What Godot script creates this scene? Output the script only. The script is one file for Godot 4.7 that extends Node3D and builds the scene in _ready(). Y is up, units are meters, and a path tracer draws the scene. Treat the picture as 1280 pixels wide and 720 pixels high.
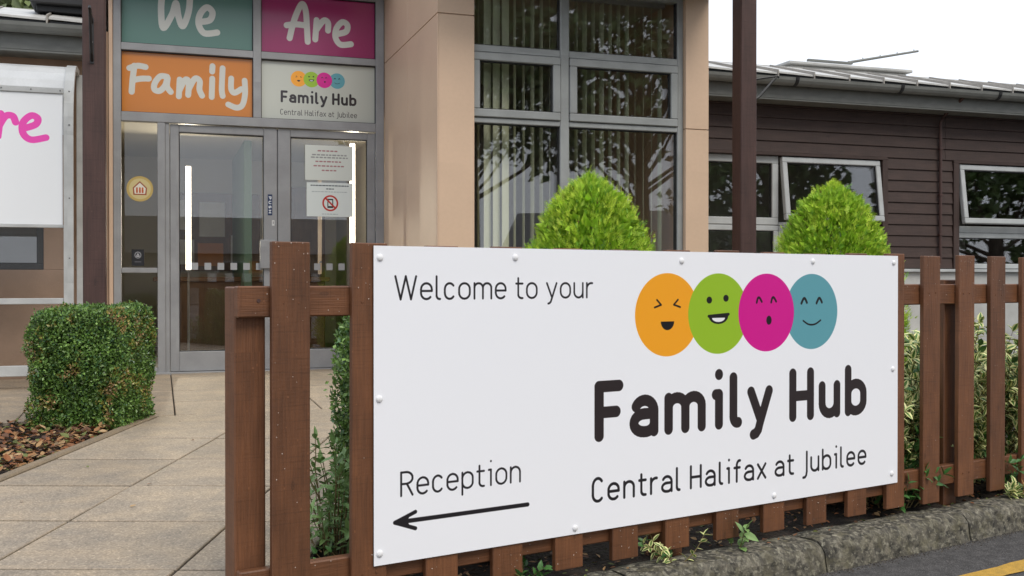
extends Node3D
# A community building's entrance seen past a low picket fence that carries a large printed sign. Road level is y = 0.

const FENCE_TURN := 0.56622      # fence runs to the right and away
const WALL_TURN := 0.32602       # so does the building, less steeply
const FENCE_AT := Vector3(-0.4163, 0, -3.14)
const WALL_AT := Vector3(-2.8515, 0, -8.86)
const FLOOR := 0.342

var rng := RandomNumberGenerator.new()
var M := {}
var taken := {}

# ---------------------------------------------------------------- mesh builder
class MB:
	var v := PackedVector3Array()
	var n := PackedVector3Array()
	var uv := PackedVector2Array()
	var c := PackedColorArray()
	var axis := 1
	var off := Vector2.ZERO
	var col := Color(1, 1, 1)
	func face_uv(p: Vector3, nn: Vector3) -> Vector2:
		var a := nn.abs()
		var drop := 0
		if a.y >= a.x and a.y >= a.z: drop = 1
		elif a.z >= a.x: drop = 2
		var rest := []
		for k in 3:
			if k != drop: rest.append(k)
		if axis == rest[0]: rest = [rest[1], rest[0]]
		return Vector2(p[rest[0]], p[rest[1]]) + off
	func tri(p: Vector3, q: Vector3, r: Vector3, out := Vector3.ZERO) -> void:
		var nn := (r - p).cross(q - p)
		if nn.length_squared() < 1e-18: return
		nn = nn.normalized()
		if out != Vector3.ZERO and nn.dot(out) < 0:
			var t := q
			q = r
			r = t
			nn = -nn
		for x in [p, q, r]:
			v.append(x)
			n.append(nn)
			uv.append(face_uv(x, nn))
			c.append(col)
	func quad(p: Vector3, q: Vector3, r: Vector3, s: Vector3, out := Vector3.ZERO) -> void:
		tri(p, q, r, out)
		tri(p, r, s, out)
	func box(a: Vector3, b: Vector3, bevel := 0.003) -> void:
		var m := (a + b) / 2
		var h := (b - a).abs() / 2
		var e: float = minf(bevel, minf(h.x, minf(h.y, h.z)) * 0.45)
		var P := func(s: Vector3, k: int) -> Vector3:
			var q := Vector3(s.x * (h.x - e), s.y * (h.y - e), s.z * (h.z - e))
			q[k] = s[k] * h[k]
			return m + q
		for k in 3:
			var i := (k + 1) % 3
			var j := (k + 2) % 3
			for s in [-1.0, 1.0]:
				var cs := []
				for st in [[-1.0, -1.0], [1.0, -1.0], [1.0, 1.0], [-1.0, 1.0]]:
					var w := Vector3.ZERO
					w[k] = s
					w[i] = st[0]
					w[j] = st[1]
					cs.append(P.call(w, k))
				var o := Vector3.ZERO
				o[k] = s
				quad(cs[0], cs[1], cs[2], cs[3], o)
				if e > 0.0001:
					for s2 in [-1.0, 1.0]:     # edge between faces k and i, running along j
						var w0 := Vector3.ZERO
						w0[k] = s
						w0[i] = s2
						w0[j] = -1.0
						var w1 := w0
						w1[j] = 1.0
						quad(P.call(w0, k), P.call(w0, i), P.call(w1, i), P.call(w1, k), w0 + w1)
		if e > 0.0001:
			for sx in [-1.0, 1.0]:
				for sy in [-1.0, 1.0]:
					for sz in [-1.0, 1.0]:
						var w := Vector3(sx, sy, sz)
						tri(P.call(w, 0), P.call(w, 1), P.call(w, 2), w)
	func ring_skin(r0: Array, r1: Array, closed := true, mid0 := Vector3.INF, mid1 := Vector3.INF) -> void:
		var k := r0.size()
		for i in (k if closed else k - 1):
			var j := (i + 1) % k
			var o := Vector3.ZERO
			if mid0 != Vector3.INF:
				o = (r0[i] + r0[j] + r1[i] + r1[j]) / 4 - (mid0 + mid1) / 2
			quad(r0[i], r0[j], r1[j], r1[i], o)
	func tube(pts: Array, rad: Array, sides := 7, caps := true) -> void:
		var rings := []
		for i in pts.size():
			var d: Vector3 = (pts[mini(i + 1, pts.size() - 1)] - pts[maxi(i - 1, 0)]).normalized()
			var a := d.cross(Vector3.UP if absf(d.y) < 0.9 else Vector3.RIGHT).normalized()
			var b := d.cross(a)
			var ring := []
			for k in sides:
				var t := TAU * k / sides
				ring.append(pts[i] + (a * cos(t) + b * sin(t)) * rad[i])
			rings.append(ring)
		for i in pts.size() - 1:
			ring_skin(rings[i], rings[i + 1], true, pts[i], pts[i + 1])
		if caps:
			for e in [0, pts.size() - 1]:
				for k in sides:
					tri(pts[e], rings[e][k], rings[e][(k + 1) % sides], pts[e] - pts[clampi(1 if e == 0 else e - 1, 0, pts.size() - 1)])
	# a profile in (y, z) swept along x
	func sweep_x(prof: Array, x0: float, x1: float) -> void:
		var m := Vector2.ZERO
		for p in prof: m += p / prof.size()
		var r0 := []
		var r1 := []
		for p in prof:
			r0.append(Vector3(x0, p.x, p.y))
			r1.append(Vector3(x1, p.x, p.y))
		ring_skin(r0, r1, true, Vector3(x0, m.x, m.y), Vector3(x1, m.x, m.y))
		var pv := PackedVector2Array(prof)
		var ix := Geometry2D.triangulate_polygon(pv)
		for k in range(0, ix.size(), 3):
			tri(r0[ix[k]], r0[ix[k + 1]], r0[ix[k + 2]], Vector3.LEFT)
			tri(r1[ix[k]], r1[ix[k + 1]], r1[ix[k + 2]], Vector3.RIGHT)
	# a polygon in (x, z), between heights given by a callable
	func slab(poly: PackedVector2Array, top: Callable, thick: float, bevel := 0.006) -> void:
		var inner := Geometry2D.offset_polygon(poly, -bevel)
		if inner.is_empty(): return
		var inn: PackedVector2Array = inner[0]
		var ix := Geometry2D.triangulate_polygon(inn)
		for k in range(0, ix.size(), 3):
			var q := []
			for d in 3:
				var p := inn[ix[k + d]]
				q.append(Vector3(p.x, top.call(p), p.y))
			tri(q[0], q[1], q[2], Vector3.UP)
		var mid := Vector2.ZERO
		for p in poly: mid += p / poly.size()
		var near := func(p: Vector2) -> Vector2:
			var best := inn[0]
			for q in inn:
				if q.distance_squared_to(p) < best.distance_squared_to(p): best = q
			return best
		for i in poly.size():
			var a := poly[i]
			var b := poly[(i + 1) % poly.size()]
			var o2 := (a + b) / 2 - mid
			var o := Vector3(o2.x, 0.4, o2.y)
			var a2: Vector2 = near.call(a)
			var b2: Vector2 = near.call(b)
			var at := Vector3(a.x, top.call(a) - bevel, a.y)
			var bt := Vector3(b.x, top.call(b) - bevel, b.y)
			quad(Vector3(a2.x, top.call(a2), a2.y), Vector3(b2.x, top.call(b2), b2.y), bt, at, o)
			quad(at, bt, bt - Vector3(0, thick, 0), at - Vector3(0, thick, 0), Vector3(o2.x, 0, o2.y))
	# a leaf with a fold along its midrib
	func leaf(at: Vector3, along: Vector3, up: Vector3, length: float, width: float, tint: Color, edge = null, bend := 0.15, full := false) -> void:
		var side := along.cross(up).normalized() * width * 0.5
		var nn := side.cross(along).normalized()
		if not full:
			var tip := at + along * length - nn * bend * length
			var m := at + along * length * 0.45
			col = tint
			tri(at, m + side + nn * width * 0.12, tip)
			tri(at, tip, m - side + nn * width * 0.12)
			return
		var e: Color = tint if edge == null else edge
		var rib := []
		for k in 4:
			var t := k / 3.0
			rib.append(at + along * length * t - nn * bend * length * t * t)
		var ws := [0.12, 1.0, 0.8, 0.05]
		for s in [-1.0, 1.0]:
			for k in 3:
				var a: Vector3 = rib[k]
				var b: Vector3 = rib[k + 1]
				var ae: Vector3 = a + side * s * ws[k] + nn * width * 0.14 * ws[k]
				var be: Vector3 = b + side * s * ws[k + 1] + nn * width * 0.14 * ws[k + 1]
				if edge == null:
					col = tint
					quad(a, b, be, ae)
				else:
					var ai: Vector3 = a.lerp(ae, 0.42)
					var bi: Vector3 = b.lerp(be, 0.42)
					col = tint
					quad(a, b, bi, ai)
					col = e
					quad(ai, bi, be, ae)
		col = Color(1, 1, 1)
	func mesh() -> ArrayMesh:
		var m := ArrayMesh.new()
		var a := []
		a.resize(Mesh.ARRAY_MAX)
		a[Mesh.ARRAY_VERTEX] = v
		a[Mesh.ARRAY_NORMAL] = n
		a[Mesh.ARRAY_TEX_UV] = uv
		a[Mesh.ARRAY_COLOR] = c
		m.add_surface_from_arrays(Mesh.PRIMITIVE_TRIANGLES, a)
		return m

# ---------------------------------------------------------------- printing
class Print:
	var w: int
	var h: int
	var px: PackedByteArray
	func _init(ww: int, hh: int, bg: Color) -> void:
		w = ww
		h = hh
		px.resize(w * h * 4)
		var q := PackedByteArray([bg.r8, bg.g8, bg.b8, 255])
		for i in w * h:
			px[i * 4] = q[0]
			px[i * 4 + 1] = q[1]
			px[i * 4 + 2] = q[2]
			px[i * 4 + 3] = 255
	func put(x: int, y: int, k: Color, a: float) -> void:
		var i := (y * w + x) * 4
		px[i] = int(lerpf(px[i], k.r8, a))
		px[i + 1] = int(lerpf(px[i + 1], k.g8, a))
		px[i + 2] = int(lerpf(px[i + 2], k.b8, a))
	func seg(a: Vector2, b: Vector2, hw: float, k: Color) -> void:
		var d := b - a
		var l := maxf(d.length_squared(), 1e-6)
		for y in range(maxi(0, int(minf(a.y, b.y) - hw - 1)), mini(h, int(maxf(a.y, b.y) + hw + 2))):
			for x in range(maxi(0, int(minf(a.x, b.x) - hw - 1)), mini(w, int(maxf(a.x, b.x) + hw + 2))):
				var p := Vector2(x + 0.5, y + 0.5)
				var t := clampf((p - a).dot(d) / l, 0, 1)
				var g := clampf(hw + 0.5 - p.distance_to(a + d * t), 0, 1)
				if g > 0: put(x, y, k, g)
	func line(pts: Array, hw: float, k: Color) -> void:
		if pts.size() == 1: seg(pts[0], pts[0], hw, k)
		for i in pts.size() - 1: seg(pts[i], pts[i + 1], hw, k)
	func smooth_line(pts: Array, hw: float, k: Color) -> void:
		var out := []
		for i in pts.size() - 1:
			var p0: Vector2 = pts[maxi(i - 1, 0)]
			var p3: Vector2 = pts[mini(i + 2, pts.size() - 1)]
			for s in 6: out.append(pts[i].cubic_interpolate(pts[i + 1], p0, p3, s / 6.0))
		out.append(pts[-1])
		line(out, hw, k)
	func disc(m: Vector2, rx: float, ry: float, k: Color) -> void:
		for y in range(maxi(0, int(m.y - ry - 1)), mini(h, int(m.y + ry + 2))):
			for x in range(maxi(0, int(m.x - rx - 1)), mini(w, int(m.x + rx + 2))):
				var q := Vector2((x + 0.5 - m.x) / rx, (y + 0.5 - m.y) / ry)
				var g := clampf((1.0 - q.length()) * minf(rx, ry) + 0.5, 0, 1)
				if g > 0: put(x, y, k, g)
	func area(poly: PackedVector2Array, k: Color) -> void:
		var lo := poly[0]
		var hi := poly[0]
		for p in poly:
			lo = lo.min(p)
			hi = hi.max(p)
		for y in range(maxi(0, int(lo.y)), mini(h, int(hi.y) + 1)):
			for x in range(maxi(0, int(lo.x)), mini(w, int(hi.x) + 1)):
				var g := 0.0
				for o in [Vector2(0.25, 0.25), Vector2(0.75, 0.25), Vector2(0.25, 0.75), Vector2(0.75, 0.75)]:
					if Geometry2D.is_point_in_polygon(Vector2(x, y) + o, poly): g += 0.25
				if g > 0: put(x, y, k, g)
	func texture() -> ImageTexture:
		var im := Image.create_from_data(w, h, false, Image.FORMAT_RGBA8, px)
		im.generate_mipmaps()
		return ImageTexture.create_from_image(im)

# rounded condensed letters: width, then strokes (M start, L line, A cx cy rx ry from to); y 0 baseline, .72 small letters, 1 capitals
const GLYPH := {
	"W": [0.98, "M 0 1 L .25 0 L .5 1 L .75 0 L 1 1"], "e": [0.56, "M .02 .37 L 1 .37 L 1 .44 A .5 .44 .5 .28 0 180 L 0 .28 A .5 .28 .5 .28 180 318"],
	"l": [0.24, "M 0 1 L 0 .16 A .8 .16 .8 .16 180 270 L 1 0"], "c": [0.52, "A .5 .44 .5 .28 38 180 L 0 .28 A .5 .28 .5 .28 180 322"],
	"o": [0.58, "A .5 .44 .5 .28 0 180 L 0 .28 A .5 .28 .5 .28 180 360 L 1 .44"], "m": [0.88, "M 0 0 L 0 .72 M 0 .5 A .25 .5 .25 .22 180 0 L .5 0 M .5 .5 A .75 .5 .25 .22 180 0 L 1 0"],
	"n": [0.54, "M 0 0 L 0 .72 M 0 .46 A .5 .46 .5 .26 180 0 L 1 0"], "r": [0.38, "M 0 0 L 0 .72 M 0 .44 A .85 .44 .85 .28 180 80"],
	"t": [0.4, "M .32 .93 L .32 .18 A .82 .18 .5 .18 180 270 L 1 0 M 0 .7 L 1 .7"], "u": [0.54, "M 0 .72 L 0 .27 A .5 .27 .5 .27 180 360 M 1 .72 L 1 0"],
	"y": [0.58, "M 0 .72 L .5 .04 M 1 .72 L .5 -.04 L .4 -.17 L .28 -.23 L .14 -.25"], "a": [0.56, "A .52 .46 .48 .26 150 0 L 1 0 M 1 .41 L .5 .41 A .5 .205 .5 .205 90 270 A .6 .2 .4 .2 270 345"],
	"i": [0.24, "M .1 .72 L .75 .72 L .75 0 M .75 1.07 L .75 1.075"], "b": [0.57, "M 0 1 L 0 0 M 0 .46 A .5 .46 .5 .26 180 0 L 1 .26 A .5 .26 .5 .26 0 -180"],
	"p": [0.57, "M 0 .72 L 0 -.25 M 0 .46 A .5 .46 .5 .26 180 0 L 1 .26 A .5 .26 .5 .26 0 -180"], "F": [0.53, "M 0 0 L 0 1 L 1 1 M 0 .52 L .86 .52"],
	"H": [0.6, "M 0 0 L 0 1 M 1 0 L 1 1 M 0 .52 L 1 .52"], "C": [0.54, "A .5 .7 .5 .3 38 180 L 0 .3 A .5 .3 .5 .3 180 322"], "J": [0.34, "M 1 1 L 1 0 L .85 -.16 L .55 -.24 L .1 -.25"],
	"f": [0.4, "M .42 0 L .42 .8 A .92 .8 .5 .2 180 80 M 0 .7 L .95 .7"], "x": [0.52, "M 0 .72 L 1 0 M 1 .72 L 0 0"],
	"R": [0.58, "M 0 0 L 0 1 L .45 1 A .45 .76 .55 .24 90 -90 L 0 .52 M .5 .52 L 1 0"], "P": [0.52, "M 0 0 L 0 1 L .5 1 A .5 .74 .5 .26 90 -90 L 0 .48"],
	"U": [0.56, "M 0 1 L 0 .3 A .5 .3 .5 .3 180 360 L 1 1"], "S": [0.5, "A .5 .75 .45 .25 30 270 A .5 .25 .5 .25 90 -150"],
}

func letters(word: String, hw: float, gap: float) -> Array:   # [strokes in units of the capitals' height, total width]
	var x := 0.0
	var out := []
	for ch in word:
		if ch == " ":
			x += 0.3
			continue
		var gl: Array = GLYPH[ch]
		var wide: float = maxf(gl[0], hw * 2.2 if gl[0] < 0.3 else gl[0]) + (hw * 0.7 if hw > 0.08 else 0.0)
		var inner := wide - 2 * hw
		var map := func(p: Vector2) -> Vector2:
			var y := p.y
			var yy := 0.0
			if y <= 0: yy = remap(y, -0.25, 0, -0.25 + hw, hw)
			elif y <= 0.72: yy = remap(y, 0, 0.72, hw, 0.72 - hw)
			else: yy = remap(y, 0.72, 1.0, 0.72 - hw, 1.0 - hw)
			return Vector2(x + hw + p.x * inner, yy)
		var cur := []
		var tk: PackedStringArray = gl[1].split(" ")
		var i := 0
		while i < tk.size():
			match tk[i]:
				"M":
					if cur: out.append(cur)
					cur = [map.call(Vector2(tk[i + 1].to_float(), tk[i + 2].to_float()))]
					i += 3
				"L":
					cur.append(map.call(Vector2(tk[i + 1].to_float(), tk[i + 2].to_float())))
					i += 3
				"A":
					var q := []
					for k in 6: q.append(tk[i + 1 + k].to_float())
					for k in 13:
						var a: float = deg_to_rad(lerpf(q[4], q[5], k / 12.0))
						cur.append(map.call(Vector2(q[0] + q[2] * cos(a), q[1] + q[3] * sin(a))))
					i += 7
		if cur: out.append(cur)
		x += wide + gap
	return [out, x - gap]

# baseline start (x, y) and size in pixels; fitted to the width
func write(pr: Print, word: String, x: float, y: float, cap: float, width: float, hw: float, gap: float, ink: Color, slope := 0.0) -> void:
	var got := letters(word, hw, gap)
	var sx: float = width / got[1]
	for st in got[0]:
		var pts := []
		for p in st: pts.append(Vector2(x + p.x * sx, y - p.y * cap + p.x * sx * slope))
		pr.line(pts, hw * cap, ink)

func logo(pr: Print, at: Callable, k: float) -> void:   # the four faces; at() maps metres on the sign to pixels, k is pixels per metre
	var ink := Color8(24, 20, 22)
	var cs := [[1.156, Color8(238, 160, 34)], [1.405, Color8(146, 184, 40)], [1.657, Color8(206, 18, 138)], [1.909, Color8(92, 154, 166)]]
	var F := func(i: int, x: float, y: float) -> Vector2: return at.call(cs[i][0] + x * 0.15, 1.0075 + y * 0.15)
	var r := 0.15 * k
	for i in [0, 3, 1, 2]:
		pr.disc(F.call(i, 0, 0), r, r, cs[i][1])
		match i:
			0:
				for s in [-1, 1]: pr.line([F.call(0, s * 0.33 + (0 if s < 0 else 0.0), 0.36), F.call(0, s * 0.20, 0.24), F.call(0, s * 0.40, 0.18)], 0.022 * r, ink)
				var po := PackedVector2Array()
				for q in 13:
					var a := PI + PI * q / 12.0
					po.append(F.call(0, 0.0 + 0.21 * cos(a), -0.16 + 0.21 * sin(a)))
				pr.area(po, ink)
			1:
				for s in [-1, 1]: pr.disc(F.call(1, -0.03 + s * 0.28, 0.36 + s * 0.02), 0.09 * r, 0.085 * r, ink)
				var po := PackedVector2Array([F.call(1, -0.33, -0.05), F.call(1, 0.33, -0.03)])
				for q in 9: po.append(F.call(1, 0.0 + 0.33 * cos(PI * q / 8.0), -0.06 - 0.2 * sin(PI * q / 8.0)))
				pr.area(po, ink)
				pr.line([F.call(1, -0.33, -0.06), F.call(1, 0.34, -0.02)], 0.035 * r, ink)
				var te := PackedVector2Array()
				for q in 9: te.append(F.call(1, 0.22 * cos(PI * q / 8.0), -0.105 - 0.105 * sin(PI * q / 8.0)))
				pr.area(te, Color8(232, 232, 234))
			2:
				for s in [-1, 1]: pr.smooth_line([F.call(2, s * 0.26 - 0.1, 0.26), F.call(2, s * 0.26 - 0.06, 0.37), F.call(2, s * 0.26, 0.38), F.call(2, s * 0.26 + 0.08, 0.28)], 0.03 * r, ink)
				pr.disc(F.call(2, 0.08, -0.2), 0.095 * r, 0.115 * r, ink)
			3:
				for s in [-1, 1]: pr.smooth_line([F.call(3, s * 0.29 - 0.11, 0.22), F.call(3, s * 0.29 - 0.03, 0.34), F.call(3, s * 0.29 + 0.03, 0.34), F.call(3, s * 0.29 + 0.1, 0.24)], 0.034 * r, ink)
				pr.smooth_line([F.call(3, -0.33, -0.24), F.call(3, -0.12, -0.34), F.call(3, 0.12, -0.34), F.call(3, 0.34, -0.24)], 0.022 * r, ink)

# ---------------------------------------------------------------- nodes
func numbered(called: String) -> String:
	if not taken.has(called):
		taken[called] = 0
		return called
	taken[called] += 1
	return "%s_%03d" % [called, taken[called]]

func tag(o: Node, label: String, category: String, group := "", kind := "") -> Node:
	if label: o.set_meta("label", label)
	if category: o.set_meta("category", category)
	if group: o.set_meta("group", group)
	if kind: o.set_meta("kind", kind)
	return o

func thing(called: String, label: String, category: String, at := Vector3.ZERO, turn := 0.0, group := "") -> Node3D:
	var o := Node3D.new()
	o.name = numbered(called)
	add_child(o)
	o.position = at
	o.rotation.y = turn
	tag(o, label, category, group)
	return o

func setting(called: String, at := Vector3.ZERO, turn := 0.0) -> Node3D:
	var o := thing(called, "", "", at, turn)
	o.set_meta("kind", "structure")
	return o

func part(parent: Node, called: String, mesh: Mesh, mat: Material) -> MeshInstance3D:
	var o := MeshInstance3D.new()
	o.name = called
	o.mesh = mesh
	o.material_override = mat
	o.cast_shadow = GeometryInstance3D.SHADOW_CASTING_SETTING_ON
	parent.add_child(o, true)
	return o

func node(parent: Node, called: String, at := Vector3.ZERO) -> Node3D:
	var o := Node3D.new()
	o.name = called
	parent.add_child(o, true)
	o.position = at
	return o

# a bevelled box from corner to corner, in the parent's axes
func bx(parent: Node, called: String, x0: float, x1: float, y0: float, y1: float, z0: float, z1: float, mat: Material, bevel := 0.003, axis := 1) -> MeshInstance3D:
	var b := MB.new()
	b.axis = axis
	b.off = Vector2(rng.randf() * 3.0, rng.randf() * 3.0)
	b.box(Vector3(x0, y0, z0), Vector3(x1, y1, z1), bevel)
	return part(parent, called, b.mesh(), mat)

# a flat printed sheet: front face carries the print, with thickness behind it
func sheet(parent: Node, called: String, x0: float, x1: float, y0: float, y1: float, z: float, thick: float, mat: Material) -> MeshInstance3D:
	var b := MB.new()
	var p := [Vector3(x0, y1, z), Vector3(x1, y1, z), Vector3(x1, y0, z), Vector3(x0, y0, z)]
	var u := [Vector2(0, 0), Vector2(1, 0), Vector2(1, 1), Vector2(0, 1)]
	for k in [0, 1, 2, 0, 2, 3]:
		b.v.append(p[k])
		b.n.append(Vector3(0, 0, 1))
		b.uv.append(u[k])
		b.c.append(Color(1, 1, 1))
	var q := []
	for k in 4: q.append(p[k] - Vector3(0, 0, thick))
	for k in 4:
		var j := (k + 1) % 4
		for t in [[p[k], p[j], q[j]], [p[k], q[j], q[k]]]:
			var nn: Vector3 = ((p[k] + p[j]) / 2 - (p[0] + p[2]) / 2).normalized()
			for x in t:
				b.v.append(x)
				b.n.append(nn)
				b.uv.append(Vector2(0.004, 0.004))
				b.c.append(Color(1, 1, 1))
	for k in [0, 2, 1, 0, 3, 2]:
		b.v.append(q[k])
		b.n.append(Vector3(0, 0, -1))
		b.uv.append(Vector2(0.004, 0.004))
		b.c.append(Color(1, 1, 1))
	return part(parent, called, b.mesh(), mat)

# ---------------------------------------------------------------- materials
func lin(r: float, g: float, b: float) -> Color:
	return Color(r, g, b).linear_to_srgb()

func mat(called: String, color: Color, rough := 0.7, tex: Texture2D = null, scale := Vector3.ONE, bump: Texture2D = null, depth := 0.0, tri := false) -> StandardMaterial3D:
	var m := StandardMaterial3D.new()
	m.resource_name = called
	m.albedo_color = color
	m.roughness = rough
	if tex: m.albedo_texture = tex
	m.uv1_scale = scale
	if bump:
		m.heightmap_enabled = true
		m.heightmap_texture = bump
		m.heightmap_scale = depth
	if tri:
		m.uv1_triplanar = true
		m.uv1_world_triplanar = true
	M[called] = m
	return m

func noise(seed_: int, freq: float, oct := 4, kind := FastNoiseLite.TYPE_SIMPLEX_SMOOTH) -> FastNoiseLite:
	var f := FastNoiseLite.new()
	f.seed = seed_
	f.frequency = freq
	f.noise_type = kind
	f.fractal_octaves = oct
	return f

func tex_from(size: Vector2i, at: Callable) -> ImageTexture:
	var im := Image.create_empty(size.x, size.y, false, Image.FORMAT_RGB8)
	for y in size.y:
		for x in size.x: im.set_pixel(x, y, at.call(x, y))
	im.generate_mipmaps()
	return ImageTexture.create_from_image(im)

func grey_from(size: Vector2i, at: Callable) -> ImageTexture:
	return tex_from(size, func(x, y):
		var g: float = clampf(at.call(x, y), 0, 1)
		return Color(g, g, g))

func make_materials() -> void:
	# sawn, stained timber: streaks along v, knots, raindrops put in as paler specks
	var g1 := noise(3, 0.02, 3)
	var g2 := noise(4, 0.01, 4)
	var knots := []
	for k in 3: knots.append(Vector3(rng.randf() * 256, rng.randf() * 768, rng.randf_range(2.5, 4.5)))
	var specks := []
	for k in 90: specks.append(Vector3(rng.randf() * 256, rng.randf() * 768, rng.randf_range(0.6, 1.5)))
	var grain := func(x, y) -> float:
		var warp := 0.0
		var dark := 0.0
		for kn in knots:
			var d: float = Vector2((x - kn.x), (y - kn.y) * 0.6).length() / kn.z
			if d < 5.0:
				warp += 5.0 * exp(-d)
				dark += 0.26 * exp(-d * d * 0.8) * (0.7 + 0.3 * cos(d * 7.0))
		var s := g1.get_noise_2d(x * 7.0 + warp * 14, y * 0.35) * 0.5 + 0.5
		var s2 := g1.get_noise_2d(x * 22.0 + warp * 20, y * 0.6 + 500) * 0.5 + 0.5
		var b := g2.get_noise_2d(x * 1.5, y * 0.8) * 0.5 + 0.5
		return 0.60 + 0.17 * s + 0.11 * s2 + 0.20 * b - dark
	var rows := noise(41, 0.02, 2)
	var grain_tex := grey_from(Vector2i(256, 768), func(x, y):
		var g: float = grain.call(x, y)
		if rows.get_noise_2d(x * 0.25, y * 12.0) > 0.46: g -= 0.06      # saw marks across the grain
		for sp in specks:
			if absf(x - sp.x) < sp.z and absf(y - sp.y) < sp.z * 1.2: g = minf(1.0, g + 0.22)
		return g)
	var grain_bump := grey_from(Vector2i(256, 768), func(x, y): return g1.get_noise_2d(x * 14.0, y * 0.6) * 0.35 + 0.5 + rows.get_noise_2d(x, y * 9.0) * 0.15)
	M.grain = grain_tex
	mat("fence_timber", lin(0.200, 0.078, 0.031), 0.52, grain_tex, Vector3(2.8, 0.72, 1), grain_bump, 0.12)
	for k in 3:
		var tone: float = [0.86, 1.0, 1.12][k]
		mat("picket_%d" % k, lin(0.200 * tone, 0.078 * tone, 0.031 * tone), 0.52, grain_tex, Vector3(2.8, 0.72, 1), grain_bump, 0.12)
	mat("dark_timber", lin(0.088, 0.041, 0.034), 0.6, grain_tex, Vector3(2.0, 0.4, 1), grain_bump, 0.08)
	mat("cladding", lin(0.068, 0.039, 0.032), 0.7, grain_tex, Vector3(2.6, 0.4, 1), grain_bump, 0.12)

	var big := noise(9, 0.012, 5)
	var fine := noise(10, 0.22, 3)
	var cell := noise(11, 0.16, 1, FastNoiseLite.TYPE_CELLULAR)
	cell.cellular_return_type = FastNoiseLite.RETURN_CELL_VALUE
	# exposed-aggregate concrete flags
	var flag := tex_from(Vector2i(768, 768), func(x, y):
		var b := big.get_noise_2d(x * 0.7, y * 0.7)
		var g := 0.74 + 0.09 * b + 0.09 * fine.get_noise_2d(x, y) + 0.06 * cell.get_noise_2d(x * 1.6, y * 1.6)
		var c2 := cell.get_noise_2d(x * 3.1 + 300, y * 3.1)
		if c2 > 0.80: g += 0.14
		if c2 < -0.9: g -= 0.10
		g = clampf(g, 0.1, 1.0)
		return Color(g, g * (0.965 - 0.02 * b), g * (0.905 - 0.05 * b)))
	var flag_bump := grey_from(Vector2i(512, 512), func(x, y): return 0.5 + 0.3 * fine.get_noise_2d(x * 1.3, y * 1.3) + 0.2 * cell.get_noise_2d(x * 2, y * 2))
	for k in 3:
		var tone: float = [1.0, 0.93, 1.06][k]
		mat("flag_%d" % k, lin(0.60 * tone, 0.525 * tone, 0.445 * tone), 0.62, flag, Vector3(0.62, 0.62, 0.62), flag_bump, 0.12, true)
		M["flag_%d" % k].uv1_offset = Vector3(0.37 * k, 0.2, 0.61 * k)
	mat("edging", lin(0.40, 0.33, 0.25), 0.75, flag, Vector3(1.1, 1.1, 1.1), flag_bump, 0.15, true)
	# old granite-like kerb with lichen and soot
	var lich := noise(21, 0.03, 5)
	var spots := noise(22, 0.05, 2, FastNoiseLite.TYPE_CELLULAR)
	var kerb_tex := tex_from(Vector2i(768, 768), func(x, y):
		var a := lich.get_noise_2d(x * 0.5, y * 0.5)
		var g := 0.44 + 0.34 * a + 0.14 * fine.get_noise_2d(x * 0.7, y * 0.7)
		var tint := Color(g, g * 0.965, g * 0.88)
		var d := lich.get_noise_2d(x * 0.9, y * 0.9 + 700)
		if d > 0.10: tint = tint.lerp(Color(0.16, 0.155, 0.14), clampf((d - 0.10) * 6, 0, 0.8))
		var l := lich.get_noise_2d(x * 1.1 + 900, y * 1.1)
		if l > 0.24: tint = tint.lerp(Color(0.80, 0.79, 0.72), clampf((l - 0.24) * 9, 0, 0.7))
		var mo := lich.get_noise_2d(x * 0.4 + 300, y * 0.4 + 100)
		if mo > 0.12: tint = tint.lerp(Color(0.46, 0.44, 0.34), clampf((mo - 0.12) * 3, 0, 0.5))
		if spots.get_noise_2d(x * 0.8, y * 0.8) < -0.93: tint = tint.lerp(Color(0.05, 0.05, 0.05), 0.8)
		return tint)
	var kerb_bump := grey_from(Vector2i(512, 512), func(x, y): return 0.5 + 0.45 * lich.get_noise_2d(x * 0.8, y * 0.8) + 0.12 * fine.get_noise_2d(x, y))
	mat("kerb", lin(0.60, 0.58, 0.54), 0.85, kerb_tex, Vector3(1.3, 1.3, 1.3), kerb_bump, 0.5, true)
	# worn asphalt
	var asph := tex_from(Vector2i(768, 768), func(x, y):
		var g := 0.46 + 0.14 * fine.get_noise_2d(x * 1.5, y * 1.5) + 0.18 * cell.get_noise_2d(x * 2.2, y * 2.2) + 0.12 * big.get_noise_2d(x, y)
		if cell.get_noise_2d(x * 1.7 + 90, y * 1.7) > 0.88: g += 0.2
		return Color(g, g * 0.985, g * 0.975))
	mat("asphalt", lin(0.30, 0.292, 0.292), 0.8, asph, Vector3(1.6, 1.6, 1.6), flag_bump, 0.35, true)
	mat("yellow_paint", lin(0.95, 0.60, 0.10), 0.7, flag, Vector3(2.5, 2.5, 2.5), flag_bump, 0.3, true)
	var dirt := tex_from(Vector2i(512, 512), func(x, y):
		var g := 0.4 + 0.35 * lich.get_noise_2d(x * 2, y * 2) + 0.2 * fine.get_noise_2d(x, y)
		return Color(g, g * 0.82, g * 0.62))
	mat("soil", lin(0.115, 0.095, 0.08), 0.95, dirt, Vector3(2.2, 2.2, 2.2), kerb_bump, 1.6, true)
	mat("joint_dirt", lin(0.09, 0.08, 0.065), 0.95, dirt, Vector3(3, 3, 3), null, 0, true)

	# building
	var mott := grey_from(Vector2i(512, 512), func(x, y): return 0.90 + 0.10 * big.get_noise_2d(x * 0.8, y * 0.8) + 0.03 * fine.get_noise_2d(x, y))
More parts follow.
